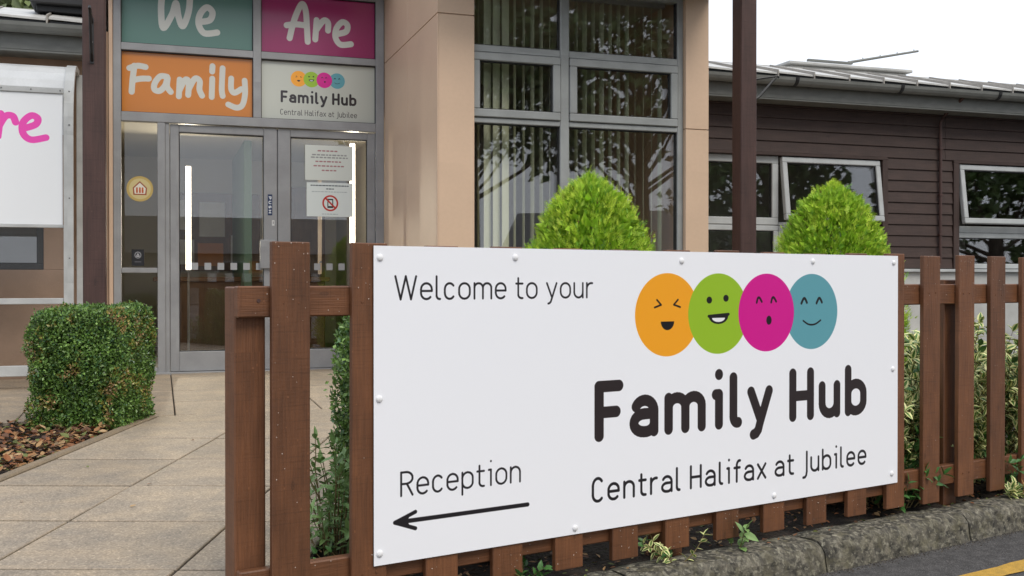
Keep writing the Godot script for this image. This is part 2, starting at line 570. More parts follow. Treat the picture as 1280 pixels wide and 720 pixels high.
	mat("panel_tan", lin(0.67, 0.475, 0.335), 0.42, grey_from(Vector2i(256, 256), func(x, y): return 0.965 + 0.03 * big.get_noise_2d(x, y) + 0.015 * fine.get_noise_2d(x, y)), Vector3(0.5, 0.5, 0.5), null, 0, true)
	mat("render_tan", lin(0.40, 0.265, 0.18), 0.9, mott, Vector3(0.6, 0.6, 0.6), flag_bump, 0.1, true)
	mat("frame_grey", lin(0.36, 0.365, 0.375), 0.38, mott, Vector3(0.7, 0.7, 0.7), null, 0, true)
	mat("bay_frame", lin(0.36, 0.37, 0.365), 0.4, mott, Vector3(0.7, 0.7, 0.7), null, 0, true)
	mat("pvc_white", lin(0.52, 0.54, 0.54), 0.4, mott, Vector3(0.7, 0.7, 0.7), null, 0, true)
	mat("plinth", lin(0.55, 0.55, 0.53), 0.8, mott, Vector3(0.6, 0.6, 0.6), null, 0, true)
	mat("gasket", lin(0.012, 0.012, 0.013), 0.6)
	mat("gutter", lin(0.20, 0.205, 0.19), 0.5, mott, Vector3(1, 1, 1), null, 0, true)
	mat("roof_metal", lin(0.62, 0.61, 0.58), 0.45, mott, Vector3(1.1, 1.1, 1.1), null, 0, true)
	mat("roof_seam", lin(0.40, 0.37, 0.33), 0.6, mott, Vector3(2, 2, 2), null, 0, true)
	mat("black_metal", lin(0.015, 0.015, 0.016), 0.5)
	mat("inner_wall", lin(0.50, 0.47, 0.40), 0.9)
	mat("inner_floor", lin(0.16, 0.155, 0.15), 0.5)
	mat("soffit", lin(0.16, 0.10, 0.07), 0.8)
	mat("blind", lin(0.62, 0.64, 0.46), 0.8)
	mat("alu_white", lin(0.60, 0.61, 0.60), 0.35, mott, Vector3(0.9, 0.9, 0.9), null, 0, true)
	mat("poly_white", lin(0.72, 0.73, 0.73), 0.3, mott, Vector3(0.5, 0.5, 0.5), null, 0, true)
	mat("cap_white", lin(0.78, 0.78, 0.79), 0.35)
	mat("frost", lin(0.34, 0.35, 0.36), 0.6)
	mat("screw", lin(0.12, 0.12, 0.12), 0.5)
	mat("desk_wood", lin(0.22, 0.12, 0.06), 0.5, grain_tex, Vector3(2, 0.6, 1))
	var glass := mat("glass", Color(0.03, 0.035, 0.035, 0.015), 0.0)
	glass.transparency = BaseMaterial3D.TRANSPARENCY_ALPHA
	glass.metallic_specular = 0.5
	var clear := mat("clear_sheet", Color(0.5, 0.5, 0.48, 0.03), 0.05)
	clear.transparency = BaseMaterial3D.TRANSPARENCY_ALPHA
	clear.metallic_specular = 0.25
	var lit := mat("lit_tube", Color(1, 1, 1), 0.4)
	lit.emission_enabled = true
	lit.emission = Color(1.0, 0.95, 0.84)
	lit.emission_energy_multiplier = 4.0
	for f in [["box_leaf", 0.36, 0.35], ["conifer_leaf", 0.6, 0.4], ["shrub_leaf", 0.45, 0.35], ["litter_leaf", 0.75, 0.15], ["bark", 0.9, 0.0], ["tree_leaf", 0.5, 0.3]]:
		var m := mat(f[0], Color(1, 1, 1), f[1])
		m.vertex_color_use_as_albedo = true
		if f[2] > 0:
			m.backlight_enabled = true
			m.backlight = Color(f[2], f[2], f[2])

# ---------------------------------------------------------------- ground
func path_y(p: Vector2) -> float:      # p = (x, z); the path climbs gently to the door
	return 0.20 - 0.016 * p.y

func bed_y(x: float, z: float) -> float:
	# planting bed behind the fence: from kerb height up to the path's edge
	var q := Vector2(x - FENCE_AT.x, z - FENCE_AT.z)
	var behind := -(q.x * sin(FENCE_TURN) + q.y * cos(FENCE_TURN))
	var h := 0.105 + 0.03 * clampf(behind, -0.1, 3.0)
	var edge := -0.65 + 0.0138 * (-z - 3.37)
	var k := clampf(1.0 - (x - edge) / 0.55, 0, 1) * clampf(behind / 0.25, 0, 1)
	return lerpf(h, path_y(Vector2(x, z)) - 0.025, k)

func build_ground() -> void:
	var road := setting("road")
	var b := MB.new()
	b.quad(Vector3(-150, 0, -150), Vector3(150, 0, -150), Vector3(150, 0, 150), Vector3(-150, 0, 150), Vector3.UP)
	part(road, "asphalt", b.mesh(), M.asphalt)
	# yellow line beside the kerb, its edges worn
	var yl := setting("yellow_line", FENCE_AT, FENCE_TURN)
	var yb := MB.new()
	var yn := noise(31, 3.0, 3)
	var xs := -2.0
	while xs < 8.0:
		var x1 := xs + 0.025
		yb.quad(Vector3(xs, 0.004, 0.428 + yn.get_noise_2d(xs, 0) * 0.012), Vector3(x1, 0.004, 0.428 + yn.get_noise_2d(x1, 0) * 0.012), Vector3(x1, 0.004, 0.525 + yn.get_noise_2d(x1, 9) * 0.012), Vector3(xs, 0.004, 0.525 + yn.get_noise_2d(xs, 9) * 0.012), Vector3.UP)
		xs = x1
	part(yl, "paint", yb.mesh(), M.yellow_paint)

	# kerb stones, in the fence's direction
	var kerb := setting("kerb", FENCE_AT, FENCE_TURN)
	var kn := noise(33, 2.6, 4)
	var joints := [-0.02, 0.93, 1.862, 2.78, 3.70, 4.62, 5.54, 6.46]
	for k in joints.size() - 1:
		var mb := MB.new()
		var x0: float = joints[k] + 0.004
		var x1: float = joints[k + 1] - 0.004
		var dy := rng.randf_range(-0.004, 0.004)
		var prof := [Vector2(-0.06, -0.06), Vector2(0.112, -0.06), Vector2(0.118, -0.03), Vector2(0.118, 0.055), Vector2(0.114, 0.085), Vector2(0.100, 0.105), Vector2(0.078, 0.115), Vector2(0.04, 0.123), Vector2(0.0, 0.13), Vector2(-0.06, 0.135)]
		var steps := 30
		var rings := []
		for i in steps + 1:
			var x := lerpf(x0, x1, i / float(steps))
			var endr := minf(i, steps - i)
			var ring := []
			for j in prof.size():
				var p: Vector2 = prof[j]
				var bump := 0.006 * kn.get_noise_2d(x * 2.0, j * 0.9 + k * 7) + 0.004 * kn.get_noise_2d(x * 6.0, j * 2.2)
				var shr := 0.006 if endr == 0 else 0.0
				ring.append(Vector3(x, p.x + dy + bump - shr, p.y + bump - shr))
			rings.append(ring)
		for i in steps: mb.ring_skin(rings[i], rings[i + 1], false, Vector3(rings[i][0].x, 0.03, 0.02), Vector3(rings[i + 1][0].x, 0.03, 0.02))
		for e in [0, steps]:
			for j in range(1, prof.size() - 1): mb.tri(rings[e][0], rings[e][j], rings[e][j + 1], Vector3(-1 if e == 0 else 1, 0, 0))
		part(kerb, "kerb_stone", mb.mesh(), M.kerb)
	# loose grit along the foot of the kerb
	var grit := MB.new()
	for k in 1500:
		var x := rng.randf_range(0.3, 4.2)
		var z := 0.128 + absf(rng.randfn(0, 0.022))
		var s := rng.randf_range(0.0015, 0.005)
		var g := rng.randf_range(0.02, 0.10)
		grit.col = Color(g, g * 0.85, g * 0.68)
		var p := Vector3(x, 0.0, z)
		var ang := rng.randf() * TAU
		var a := p + Vector3(cos(ang), 0, sin(ang)) * s
		var c2 := p + Vector3(cos(ang + 2.1), 0, sin(ang + 2.1)) * s
		var d := p + Vector3(cos(ang + 4.2), 0, sin(ang + 4.2)) * s * 1.3
		var t := p + Vector3(0, s * 0.9, 0)
		grit.tri(a, c2, t, Vector3.UP)
		grit.tri(c2, d, t, Vector3.UP)
		grit.tri(d, a, t, Vector3.UP)
	var go := part(self, "grit", grit.mesh(), M.bark)
	go.position = FENCE_AT
	go.rotation.y = FENCE_TURN
	tag(go, "dark loose grit along the foot of the stone kerb", "grit", "", "stuff")

	# planting bed as one uneven sheet, from the kerb back to the building
	var bed := setting("flower_bed")
	var sb := MB.new()
	var sn := noise(35, 1.6, 4)
	var N := 90
	var H := func(i: int, j: int) -> Vector3:
		var s := -0.36 + 6.2 * i / N
		var w := 0.01 - 5.2 * pow(j / float(N), 1.4)
		var x := FENCE_AT.x + s * cos(FENCE_TURN) + w * sin(FENCE_TURN)
		var z := FENCE_AT.z - s * sin(FENCE_TURN) + w * cos(FENCE_TURN)
		return Vector3(x, bed_y(x, z) + 0.016 * sn.get_noise_2d(x * 3, z * 3), z)
	for i in N:
		for j in N: sb.quad(H.call(i, j), H.call(i + 1, j), H.call(i + 1, j + 1), H.call(i, j + 1), Vector3.UP)
	part(bed, "soil", sb.mesh(), M.soil)

	# the path: square flags in line with the camera's way in, then an apron along the facade
	var path := setting("path")
	var fd := Vector2(cos(WALL_TURN), -sin(WALL_TURN))
	var fn := Vector2(sin(WALL_TURN), cos(WALL_TURN))
	var W0 := Vector2(WALL_AT.x, WALL_AT.z)
	var out_line := 2.56
	var far := PackedVector2Array([W0 + fn * out_line - fd * 9, W0 + fn * out_line + fd * 9, W0 + fn * 14 + fd * 9, W0 + fn * 14 - fd * 9])
	var dir := Vector2(0.0138, -1).normalized()
	var across := Vector2(1, 0.0138).normalized()
	var orig := Vector2(-1.0215, -3.177)
	var cols := [-1.185, -0.594, 0.0, 0.375]
	for r in range(-3, 9):
		for c in 3:
			var g := 0.0045
			var a0: float = cols[c] + g
			var a1: float = cols[c + 1] - g
			var d0 := r * 0.597 + 0.009
			var d1 := (r + 1) * 0.597 - 0.009
			var poly := PackedVector2Array([orig + across * a0 + dir * d0, orig + across * a1 + dir * d0, orig + across * a1 + dir * d1, orig + across * a0 + dir * d1])
			var cut := Geometry2D.intersect_polygons(poly, far)
			if cut.is_empty(): continue
			var mb := MB.new()
			var tilt := Vector2(rng.randf_range(-0.004, 0.004), rng.randf_range(-0.004, 0.004))
			var lift := rng.randf_range(-0.002, 0.002)
			mb.slab(cut[0], func(p: Vector2) -> float: return path_y(p) + lift + (p - poly[0]).dot(tilt), 0.06, 0.003)
			part(path, "flag", mb.mesh(), M["flag_%d" % (rng.randi() % 3)])
	for r in 2:
		for c in range(-4, 9):
			var g := 0.004
			var w1 := out_line - 0.008 - r * 1.27 - 0.009
			var w0 := out_line - 0.008 - (r + 1) * 1.27 + 0.009
			var t0 := -0.045 + c * 0.9 + g
			var t1 := -0.045 + (c + 1) * 0.9 - g
			var poly := PackedVector2Array([W0 + fd * t0 + fn * w0, W0 + fd * t1 + fn * w0, W0 + fd * t1 + fn * w1, W0 + fd * t0 + fn * w1])
			var halves := [poly]
			if r == 0:
				var wm := (w0 + w1) / 2
				halves = [PackedVector2Array([W0 + fd * t0 + fn * w0, W0 + fd * t1 + fn * w0, W0 + fd * t1 + fn * (wm - 0.008), W0 + fd * t0 + fn * (wm - 0.008)]), PackedVector2Array([W0 + fd * t0 + fn * (wm + 0.008), W0 + fd * t1 + fn * (wm + 0.008), W0 + fd * t1 + fn * w1, W0 + fd * t0 + fn * w1])]
			for hp in halves:
				var mb := MB.new()
				var lift := rng.randf_range(-0.002, 0.002)
				mb.slab(hp, func(p: Vector2) -> float: return path_y(p) + lift, 0.06, 0.004)
				part(path, "flag", mb.mesh(), M["flag_%d" % (rng.randi() % 3)])
	# mortar bed under the flags
	var mo := MB.new()
	var under := PackedVector2Array([Vector2(-2.23, -1.3), Vector2(-0.66, -1.3), Vector2(-0.6, -7.2), Vector2(-2.18, -6.7)])
	mo.slab(under, func(p: Vector2) -> float: return path_y(p) - 0.009, 0.2, 0.002)
	mo.slab(PackedVector2Array([W0 - fd * 3.7 + fn * 0.02, W0 + fd * 8 + fn * 0.02, W0 + fd * 8 + fn * 2.53, W0 - fd * 3.7 + fn * 2.53]), func(p: Vector2) -> float: return path_y(p) - 0.009, 0.2, 0.002)
	part(path, "bedding", mo.mesh(), M.joint_dirt)
	# edging stones between the left bed and the path
	for k in 5:
		var z0 := -1.6 - k * 0.93
		var z1 := -1.6 - (k + 1) * 0.93 + 0.008
		if k == 4: z1 = -6.36
		var ex := func(z: float) -> float: return -2.212 + 0.0138 * (-z - 3.2)
		var mb := MB.new()
		mb.slab(PackedVector2Array([Vector2(ex.call(z0) - 0.055, z0), Vector2(ex.call(z0), z0), Vector2(ex.call(z1), z1), Vector2(ex.call(z1) - 0.055, z1)]), func(p: Vector2) -> float: return path_y(p) + 0.008, 0.09, 0.008)
		part(path, "edging_stone", mb.mesh(), M.edging)

	# left bed: soil under fallen leaves
	var lb := setting("mulch_bed")
	var lm := MB.new()
	var LH := func(i: int, j: int) -> Vector3:
		var z := -1.4 - 5.2 * j / 40.0
		var x := -2.24 - 3.4 * i / 30.0
		return Vector3(x, path_y(Vector2(x, z)) - 0.022 + 0.014 * sn.get_noise_2d(x * 4, z * 4), z)
	for i in 30:
		for j in 40:
			var m: Vector3 = LH.call(i, j)
			if (Vector2(m.x, m.z) - W0).dot(fn) < out_line - 0.05: continue
			lm.quad(LH.call(i, j), LH.call(i + 1, j), LH.call(i + 1, j + 1), LH.call(i, j + 1), Vector3.UP)
	part(lb, "soil", lm.mesh(), M.soil)

func fallen(mb: MB, p: Vector3, scale: float) -> void:
	var cols := [Color(0.20, 0.085, 0.035), Color(0.27, 0.13, 0.05), Color(0.12, 0.055, 0.03), Color(0.34, 0.20, 0.09), Color(0.09, 0.045, 0.03), Color(0.24, 0.09, 0.03), Color(0.40, 0.27, 0.14), Color(0.13, 0.15, 0.04)]
	var a := rng.randf() * TAU
	var tilt := rng.randf_range(-0.35, 0.5)
	var along := Vector3(cos(a), tilt, sin(a)).normalized()
	var up := Vector3(rng.randf_range(-0.5, 0.5), 1, rng.randf_range(-0.5, 0.5)).normalized()
	var l := scale * rng.randf_range(0.6, 1.3)
	mb.leaf(p, along, up, l, l * rng.randf_range(0.45, 0.75), cols[rng.randi() % cols.size()], null, rng.randf_range(-0.35, 0.35), true)

# ---------------------------------------------------------------- fence and sign
func build_fence() -> void:
	var f := thing("picket_fence", "brown stained timber picket fence along the stone kerb", "fence", FENCE_AT, FENCE_TURN)
	var variants := []
	for k in 5:
		var b := MB.new()
		b.off = Vector2(rng.randf() * 4, rng.randf() * 4)
		b.box(Vector3(0, 0, -0.022), Vector3(0.115, 1.088, 0), 0.0025)
		variants.append(b.mesh())
	for k in 22:
		var p := part(f, "picket", variants[(k * 3 + k / 4) % 5], M["picket_%d" % ((k * 7 + k / 3) % 3)])
		p.position = Vector3(-0.3135 + 0.2452 * k + rng.randf_range(-0.004, 0.004), 0.154 + rng.randf_range(-0.004, 0.004), -0.0065 + rng.randf_range(-0.001, 0.001))
		p.rotation.z = rng.randf_range(-0.003, 0.003)
	bx(f, "rail", -0.405, 5.0, 1.025, 1.115, -0.0685, -0.0305, M.fence_timber, 0.004, 0)
	bx(f, "rail", -0.40, 5.0, 0.215, 0.302, -0.0685, -0.0305, M.fence_timber, 0.004, 0)
	for s in [-0.403, 1.2, 2.862, 4.5]:
		bx(f, "post", s, s + 0.092, -0.05, 1.113 if s < 0 else 1.135, -0.162, -0.070, M.fence_timber, 0.004, 1)
	for k in 22:
		for y in [1.07, 0.258]:
			if k > 1 and k < 12 : continue
			for s in [0.035, 0.08]:
				var sc := MB.new()
				sc.tube([Vector3(0, 0, 0), Vector3(0, 0, 0.0015)], [0.0035, 0.003], 8)
				var o := part(f, "nail_head", sc.mesh(), M.fence_timber)
				o.position = Vector3(-0.3135 + 0.2452 * k + s, y + rng.randf_range(-0.01, 0.01), -0.0058)
	# rain drops beaded on the stain
	var dr := MB.new()
	for k in 520:
		var p := Vector3.ZERO
		if rng.randf() < 0.7:
			var q := rng.randi() % 16
			p = Vector3(-0.3135 + 0.2452 * q + rng.randf_range(0.006, 0.109), 1.24 - pow(rng.randf(), 2.0) * (0.95 if q < 2 or q > 11 else 0.02), -0.0052)
			if q > 1 and q < 12:
				if rng.randf() < 0.75: continue
				p.y = 0.16 + rng.randf() * 0.1
		else:
			p = Vector3(rng.randf_range(-0.4, 3.6), [1.03, 0.22][rng.randi() % 2] + rng.randf() * 0.08, -0.0302)
		var r := rng.randf_range(0.0009, 0.0021)
		for e in 5:
			var a0 := TAU * e / 5
			var a1 := TAU * (e + 1) / 5
			dr.tri(p + Vector3(cos(a0), sin(a0) * 1.25, 0) * r, p + Vector3(cos(a1), sin(a1) * 1.25, 0) * r, p + Vector3(0, 0.1 * r, r * 0.8), Vector3(0, 0, 1))
	part(f, "rain_drops", dr.mesh(), mat("drop", lin(0.46, 0.36, 0.30), 0.08)).set_meta("kind", "stuff")
	var bolt := MB.new()
	bolt.tube([Vector3(-0.345, 1.073, -0.031), Vector3(-0.345, 1.073, -0.0285)], [0.006, 0.0055], 10)
	part(f, "screw_head", bolt.mesh(), M.dark_timber)

	# sign print
	var K := 2048 / 2.44
	var pr := Print.new(2048, 812, Color8(238, 239, 244))
	var at := func(x: float, y: float) -> Vector2: return Vector2(x * K, (1.236 - y) * K)
	var ink := Color8(30, 27, 31)
	var ink2 := Color8(44, 36, 37)
	var wr := func(word: String, x: float, y: float, cap: float, width: float, hw: float, gap: float, color: Color) -> void:
		write(pr, word, x * K, (1.236 - y) * K, cap * K, width * K, hw, gap, color)
	wr.call("Welcome to your", 0.069, 1.070, 0.077, 0.753, 0.042, 0.13, ink)
	wr.call("Reception", 0.088, 0.468, 0.078, 0.439, 0.042, 0.13, ink)
	wr.call("Family Hub", 0.828, 0.574, 0.2105, 1.412, 0.095, 0.13, ink2)
	wr.call("Central Halifax at Jubilee", 0.816, 0.365, 0.0885, 1.424, 0.056, 0.14, ink)
	pr.line([at.call(0.072, 0.392), at.call(0.554, 0.392)], 0.0068 * K, ink)
	pr.line([at.call(0.140, 0.417), at.call(0.070, 0.392), at.call(0.140, 0.366)], 0.006 * K, ink)
	pr.area(PackedVector2Array([at.call(0.068, 0.392), at.call(0.125, 0.414), at.call(0.112, 0.392), at.call(0.125, 0.369)]), ink)
	logo(pr, at, K)
	var pm := mat("sign_print", Color(1, 1, 1), 0.32, pr.texture())
	pm.texture_repeat = false
	var sg := thing("welcome_sign", "large white printed board with four coloured smiling faces, fixed across the picket fence", "sign", FENCE_AT, FENCE_TURN)
	sheet(sg, "board", 0, 2.443, 0.269, 1.236, 0.0, 0.004, pm)
	for p in [[0.021, 1.2], [0.506, 1.206], [1.224, 1.202], [1.916, 1.207], [2.414, 1.207], [0.018, 0.773], [0.019, 0.305], [0.747, 0.290], [1.70, 0.295], [2.405, 0.311], [2.41, 0.755]]:
		var cb := MB.new()
		cb.tube([Vector3(0, 0, 0.0003), Vector3(0, 0, 0.003), Vector3(0, 0, 0.006), Vector3(0, 0, 0.0075)], [0.0115, 0.0105, 0.0075, 0.003], 14)
		var o := part(sg, "screw_cap", cb.mesh(), M.cap_white)
		o.position = Vector3(p[0], p[1], 0)

# ---------------------------------------------------------------- building
func window_unit(parent: Node, called: String, x0: float, x1: float, y0: float, y1: float, z: float, fw: float, m: Material, depth := 0.06) -> Node3D:
	var o := node(parent, called)
	for s in [[x0, x1, y0, y0 + fw], [x0, x1, y1 - fw, y1], [x0, x0 + fw, y0 + fw, y1 - fw], [x1 - fw, x1, y0 + fw, y1 - fw]]:
		bx(o, "frame", s[0], s[1], s[2], s[3], z - depth, z, m, 0.006)
	for s in [[x0 + fw, x1 - fw, y0 + fw, y0 + fw + 0.007], [x0 + fw, x1 - fw, y1 - fw - 0.007, y1 - fw], [x0 + fw, x0 + fw + 0.007, y0 + fw, y1 - fw], [x1 - fw - 0.007, x1 - fw, y0 + fw, y1 - fw]]:
		bx(o, "gasket", s[0], s[1], s[2], s[3], z - depth * 0.75, z - depth * 0.25, M.gasket, 0)
	bx(o, "pane", x0 + fw - 0.004, x1 - fw + 0.004, y0 + fw - 0.004, y1 - fw + 0.004, z - depth * 0.62, z - depth * 0.42, M.glass, 0)
	bx(o, "inner_pane", x0 + fw - 0.004, x1 - fw + 0.004, y0 + fw - 0.004, y1 - fw + 0.004, z - depth * 0.95, z - depth * 0.86, M.glass, 0)
	return o

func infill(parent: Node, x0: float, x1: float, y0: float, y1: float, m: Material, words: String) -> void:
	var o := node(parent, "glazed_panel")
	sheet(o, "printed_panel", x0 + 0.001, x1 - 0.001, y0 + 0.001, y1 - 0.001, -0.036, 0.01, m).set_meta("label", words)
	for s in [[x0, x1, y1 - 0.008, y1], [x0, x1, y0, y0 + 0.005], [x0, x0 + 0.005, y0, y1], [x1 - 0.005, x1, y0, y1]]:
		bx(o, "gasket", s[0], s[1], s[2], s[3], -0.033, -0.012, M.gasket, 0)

func hand_print(bg: Color, ink: Color, strokes: Array, hw: float, size: Vector2i) -> ImageTexture:
	var pr := Print.new(size.x, size.y, bg)
	for s in strokes:
		var pts := []
		for q in s: pts.append(Vector2(q[0] * size.x, q[1] * size.y))
		pr.smooth_line(pts, hw * size.y, ink)
	return pr.texture()

func build_building() -> Node3D:
	var bd := thing("entrance_building", "single storey building with tan panels, glazed entrance and dark brown clad wing", "building", WALL_AT, WALL_TURN)
	# --- entrance screen (plane z = 0)
	var G: Material = M.frame_grey
	var sc := node(bd, "entrance_screen")
	for s in [[-0.497, -0.434], [1.716, 1.792]]: bx(sc, "mullion", s[0], s[1], FLOOR, 3.75, -0.07, 0.0, G, 0.004)
	bx(sc, "mullion", -0.148, -0.085, FLOOR, 2.468, -0.07, 0.0, G, 0.004)
	bx(sc, "mullion", 0.641, 0.709, 2.546, 3.75, -0.07, 0.0, G, 0.004)
	bx(sc, "transom", -0.434, 1.716, 2.468, 2.546, -0.07, 0.002, G, 0.004)
	for s in [[-0.434, 0.641], [0.709, 1.716]]:
		bx(sc, "transom", s[0], s[1], 3.063, 3.124, -0.07, -0.002, G, 0.004)
		bx(sc, "transom", s[0], s[1], 3.64, 3.75, -0.07, -0.002, G, 0.004)
	bx(sc, "transom", -0.434, -0.148, 1.196, 1.240, -0.07, -0.002, G, 0.004)
	bx(sc, "transom", -0.434, -0.148, FLOOR, 0.395, -0.07, -0.002, G, 0.004)
	bx(sc, "threshold", -0.45, 1.75, FLOOR - 0.04, FLOOR + 0.012, -0.09, 0.03, G, 0.004)
	bx(sc, "door_frame", -0.085, -0.050, FLOOR, 2.468, -0.085, -0.012, G, 0.003)
	for s in [[1.240, 2.468], [0.395, 1.196]]: bx(sc, "pane", -0.438, -0.144, s[0], s[1], -0.045, -0.036, M.glass, 0)
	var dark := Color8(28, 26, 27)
	var pale := Color8(196, 197, 190)  # panel colours are muted, the veil of tinted glass put into the print
	var fam := [[[0.096, 0.24], [0.084, 0.454], [0.076, 0.666]], [[0.06, 0.282], [0.121, 0.237], [0.179, 0.25]], [[0.083, 0.476], [0.145, 0.445], [0.203, 0.437]], [[0.339, 0.388], [0.289, 0.388], [0.248, 0.504], [0.245, 0.607], [0.284, 0.627], [0.324, 0.537], [0.344, 0.41], [0.339, 0.546], [0.367, 0.635]], [[0.435, 0.422], [0.428, 0.7]], [[0.431, 0.608], [0.473, 0.428], [0.501, 0.439], [0.502, 0.579], [0.499, 0.669]], [[0.502, 0.579], [0.549, 0.395], [0.587, 0.426], [0.585, 0.568], [0.605, 0.669]], [[0.684, 0.375], [0.679, 0.682]], [[0.686, 0.166], [0.683, 0.256]], [[0.764, 0.191], [0.757, 0.536], [0.764, 0.655]], [[0.831, 0.353], [0.83, 0.526], [0.856, 0.59], [0.909, 0.522]], [[0.936, 0.376], [0.939, 0.593], [0.919, 0.784], [0.873, 0.839], [0.807, 0.792]]]
	var we := [[[0.312, 0.048], [0.296, 0.388], [0.312, 0.709], [0.379, 0.475], [0.408, 0.287], [0.428, 0.515], [0.461, 0.655], [0.507, 0.371], [0.514, 0.006]], [[0.59, 0.567], [0.666, 0.522], [0.686, 0.389], [0.643, 0.315], [0.593, 0.429], [0.58, 0.601], [0.623, 0.748], [0.722, 0.722]]]
	var are := [[[0.245, 0.725], [0.286, 0.404], [0.348, 0.132], [0.384, 0.23], [0.395, 0.51], [0.402, 0.766]], [[0.22, 0.51], [0.298, 0.482], [0.391, 0.491]], [[0.48, 0.384], [0.468, 0.715]], [[0.473, 0.563], [0.539, 0.386], [0.58, 0.412], [0.58, 0.547]], [[0.666, 0.594], [0.741, 0.54], [0.752, 0.425], [0.705, 0.384], [0.655, 0.5], [0.646, 0.654], [0.691, 0.773], [0.784, 0.754]]]
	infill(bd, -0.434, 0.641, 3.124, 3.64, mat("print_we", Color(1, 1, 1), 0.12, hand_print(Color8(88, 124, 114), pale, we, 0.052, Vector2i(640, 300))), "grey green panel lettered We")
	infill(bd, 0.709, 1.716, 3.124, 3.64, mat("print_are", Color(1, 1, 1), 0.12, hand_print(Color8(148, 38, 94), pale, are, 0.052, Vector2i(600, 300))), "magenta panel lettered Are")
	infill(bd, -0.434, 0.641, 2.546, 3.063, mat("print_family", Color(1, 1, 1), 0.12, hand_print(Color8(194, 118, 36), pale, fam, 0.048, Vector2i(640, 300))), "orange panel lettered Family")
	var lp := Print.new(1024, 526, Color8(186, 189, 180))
	var lk := 470.0
	logo(lp, func(x: float, y: float) -> Vector2: return Vector2(250 + (x - 1.006) * lk * 0.975 + 12, 152 - (y - 1.0075) * lk), lk)
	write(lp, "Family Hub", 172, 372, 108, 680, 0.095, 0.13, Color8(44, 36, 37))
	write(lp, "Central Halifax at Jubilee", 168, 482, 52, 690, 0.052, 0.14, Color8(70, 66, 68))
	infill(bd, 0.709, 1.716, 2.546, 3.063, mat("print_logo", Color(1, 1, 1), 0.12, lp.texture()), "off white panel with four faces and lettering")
	# --- doors
	for d in [[-0.048, 0.846, false], [0.851, 1.714, true]]:
		var dr := node(bd, "door")
		var x0: float = d[0]
		var x1: float = d[1]
		var sl := 0.074 if not d[2] else 0.11
		var sr := 0.115 if not d[2] else 0.072
		bx(dr, "stile", x0, x0 + sl, FLOOR + 0.014, 2.462, -0.075, -0.02, G, 0.005)
		bx(dr, "stile", x1 - sr, x1, FLOOR + 0.014, 2.462, -0.075, -0.02, G, 0.005)
		bx(dr, "rail", x0 + sl, x1 - sr, 2.395, 2.462, -0.075, -0.021, G, 0.005)
		bx(dr, "kick_rail", x0 + sl, x1 - sr, FLOOR + 0.014, 0.526, -0.075, -0.021, G, 0.005)
		bx(dr, "pane", x0 + sl - 0.004, x1 - sr + 0.004, 0.522, 2.40, -0.052, -0.043, M.glass, 0)
		bx(dr, "inner_pane", x0 + sl - 0.004, x1 - sr + 0.004, 0.522, 2.40, -0.069, -0.063, M.glass, 0)
		for s in [[x0 + sl, x1 - sr, 2.387, 2.395], [x0 + sl, x1 - sr, 0.526, 0.534], [x0 + sl, x0 + sl + 0.007, 0.534, 2.387], [x1 - sr - 0.007, x1 - sr, 0.534, 2.387]]:
			bx(dr, "gasket", s[0], s[1], s[2], s[3], -0.058, -0.030, M.gasket, 0)
		# safety squares on the glass
		for k in 6:
			var qx: float = x0 + sl + 0.10 + k * 0.108
			if qx + 0.06 > x1 - sr: break
			bx(dr, "glass_marking", qx, qx + 0.055, 1.225, 1.285, -0.0426, -0.0416, M.frost, 0)
		if not d[2]:
			bx(dr, "handle", 0.696, 0.828, 1.235, 1.488, -0.019, 0.012, G, 0.008)
	bx(bd, "door_gasket", 0.8462, 0.8508, FLOOR + 0.015, 2.46, -0.07, -0.035, M.gasket, 0)
	# --- thin tan strip, left wing with its window
	bx(bd, "wall_strip", -0.53, -0.499, 0.2, 3.75, -0.1, 0.01, M.panel_tan, 0.002)
	var T: Material = M.render_tan
	bx(bd, "wall", -6.0, -0.533, 0.05, 1.22, -0.25, 0.0, T, 0.003)
	bx(bd, "wall", -6.0, -0.533, 2.32, 3.20, -0.25, 0.0, T, 0.003)
	bx(bd, "wall", -1.03, -0.533, 1.221, 2.319, -0.25, 0.0, T, 0.003)
	bx(bd, "wall", -6.0, -2.2, 1.221, 2.319, -0.25, 0.0, T, 0.003)
	window_unit(bd, "window", -2.2, -1.03, 1.221, 2.319, -0.04, 0.05, M.black_metal)
	bx(bd, "back_wall", -6.0, -0.6, 0.05, 3.2, -3.2, -3.0, M.inner_wall, 0)
	bx(bd, "ceiling", -6.0, -0.6, 3.2, 3.25, -3.2, -0.25, M.inner_wall, 0)
	bx(bd, "floor", -6.0, -0.6, 0.25, 0.3, -3.0, -0.25, M.inner_floor, 0)
	bx(bd, "side_wall", -6.2, -6.0, 0.05, 3.25, -3.2, 0.0, M.inner_wall, 0)
	# --- entrance hall behind the doors
	bx(bd, "floor", -0.6, 2.0, FLOOR - 0.05, FLOOR, -4.0, -0.09, M.inner_floor, 0)
	bx(bd, "back_wall", -0.6, 2.0, FLOOR, 3.75, -4.15, -4.0, M.inner_wall, 0)
	bx(bd, "side_wall", -0.75, -0.6, FLOOR, 3.75, -4.15, -0.26, M.inner_wall, 0)
	bx(bd, "side_wall", 2.0, 2.12, FLOOR, 3.75, -4.15, -0.11, M.inner_wall, 0)
	bx(bd, "ceiling", -0.6, 2.0, 2.62, 2.72, -4.0, -0.08, M.inner_wall, 0)
	bx(bd, "inner_door", 1.25, 1.85, FLOOR, 2.3, -3.998, -3.95, M.desk_wood, 0.004)
	bx(bd, "inner_door", -0.599, -0.56, FLOOR, 2.3, -3.2, -2.4, M.desk_wood, 0.004)
	bx(bd, "inner_partition", 0.72, 0.80, FLOOR, 2.62, -3.99, -2.1, mat("partition_green", lin(0.10, 0.20, 0.15), 0.7), 0.004)
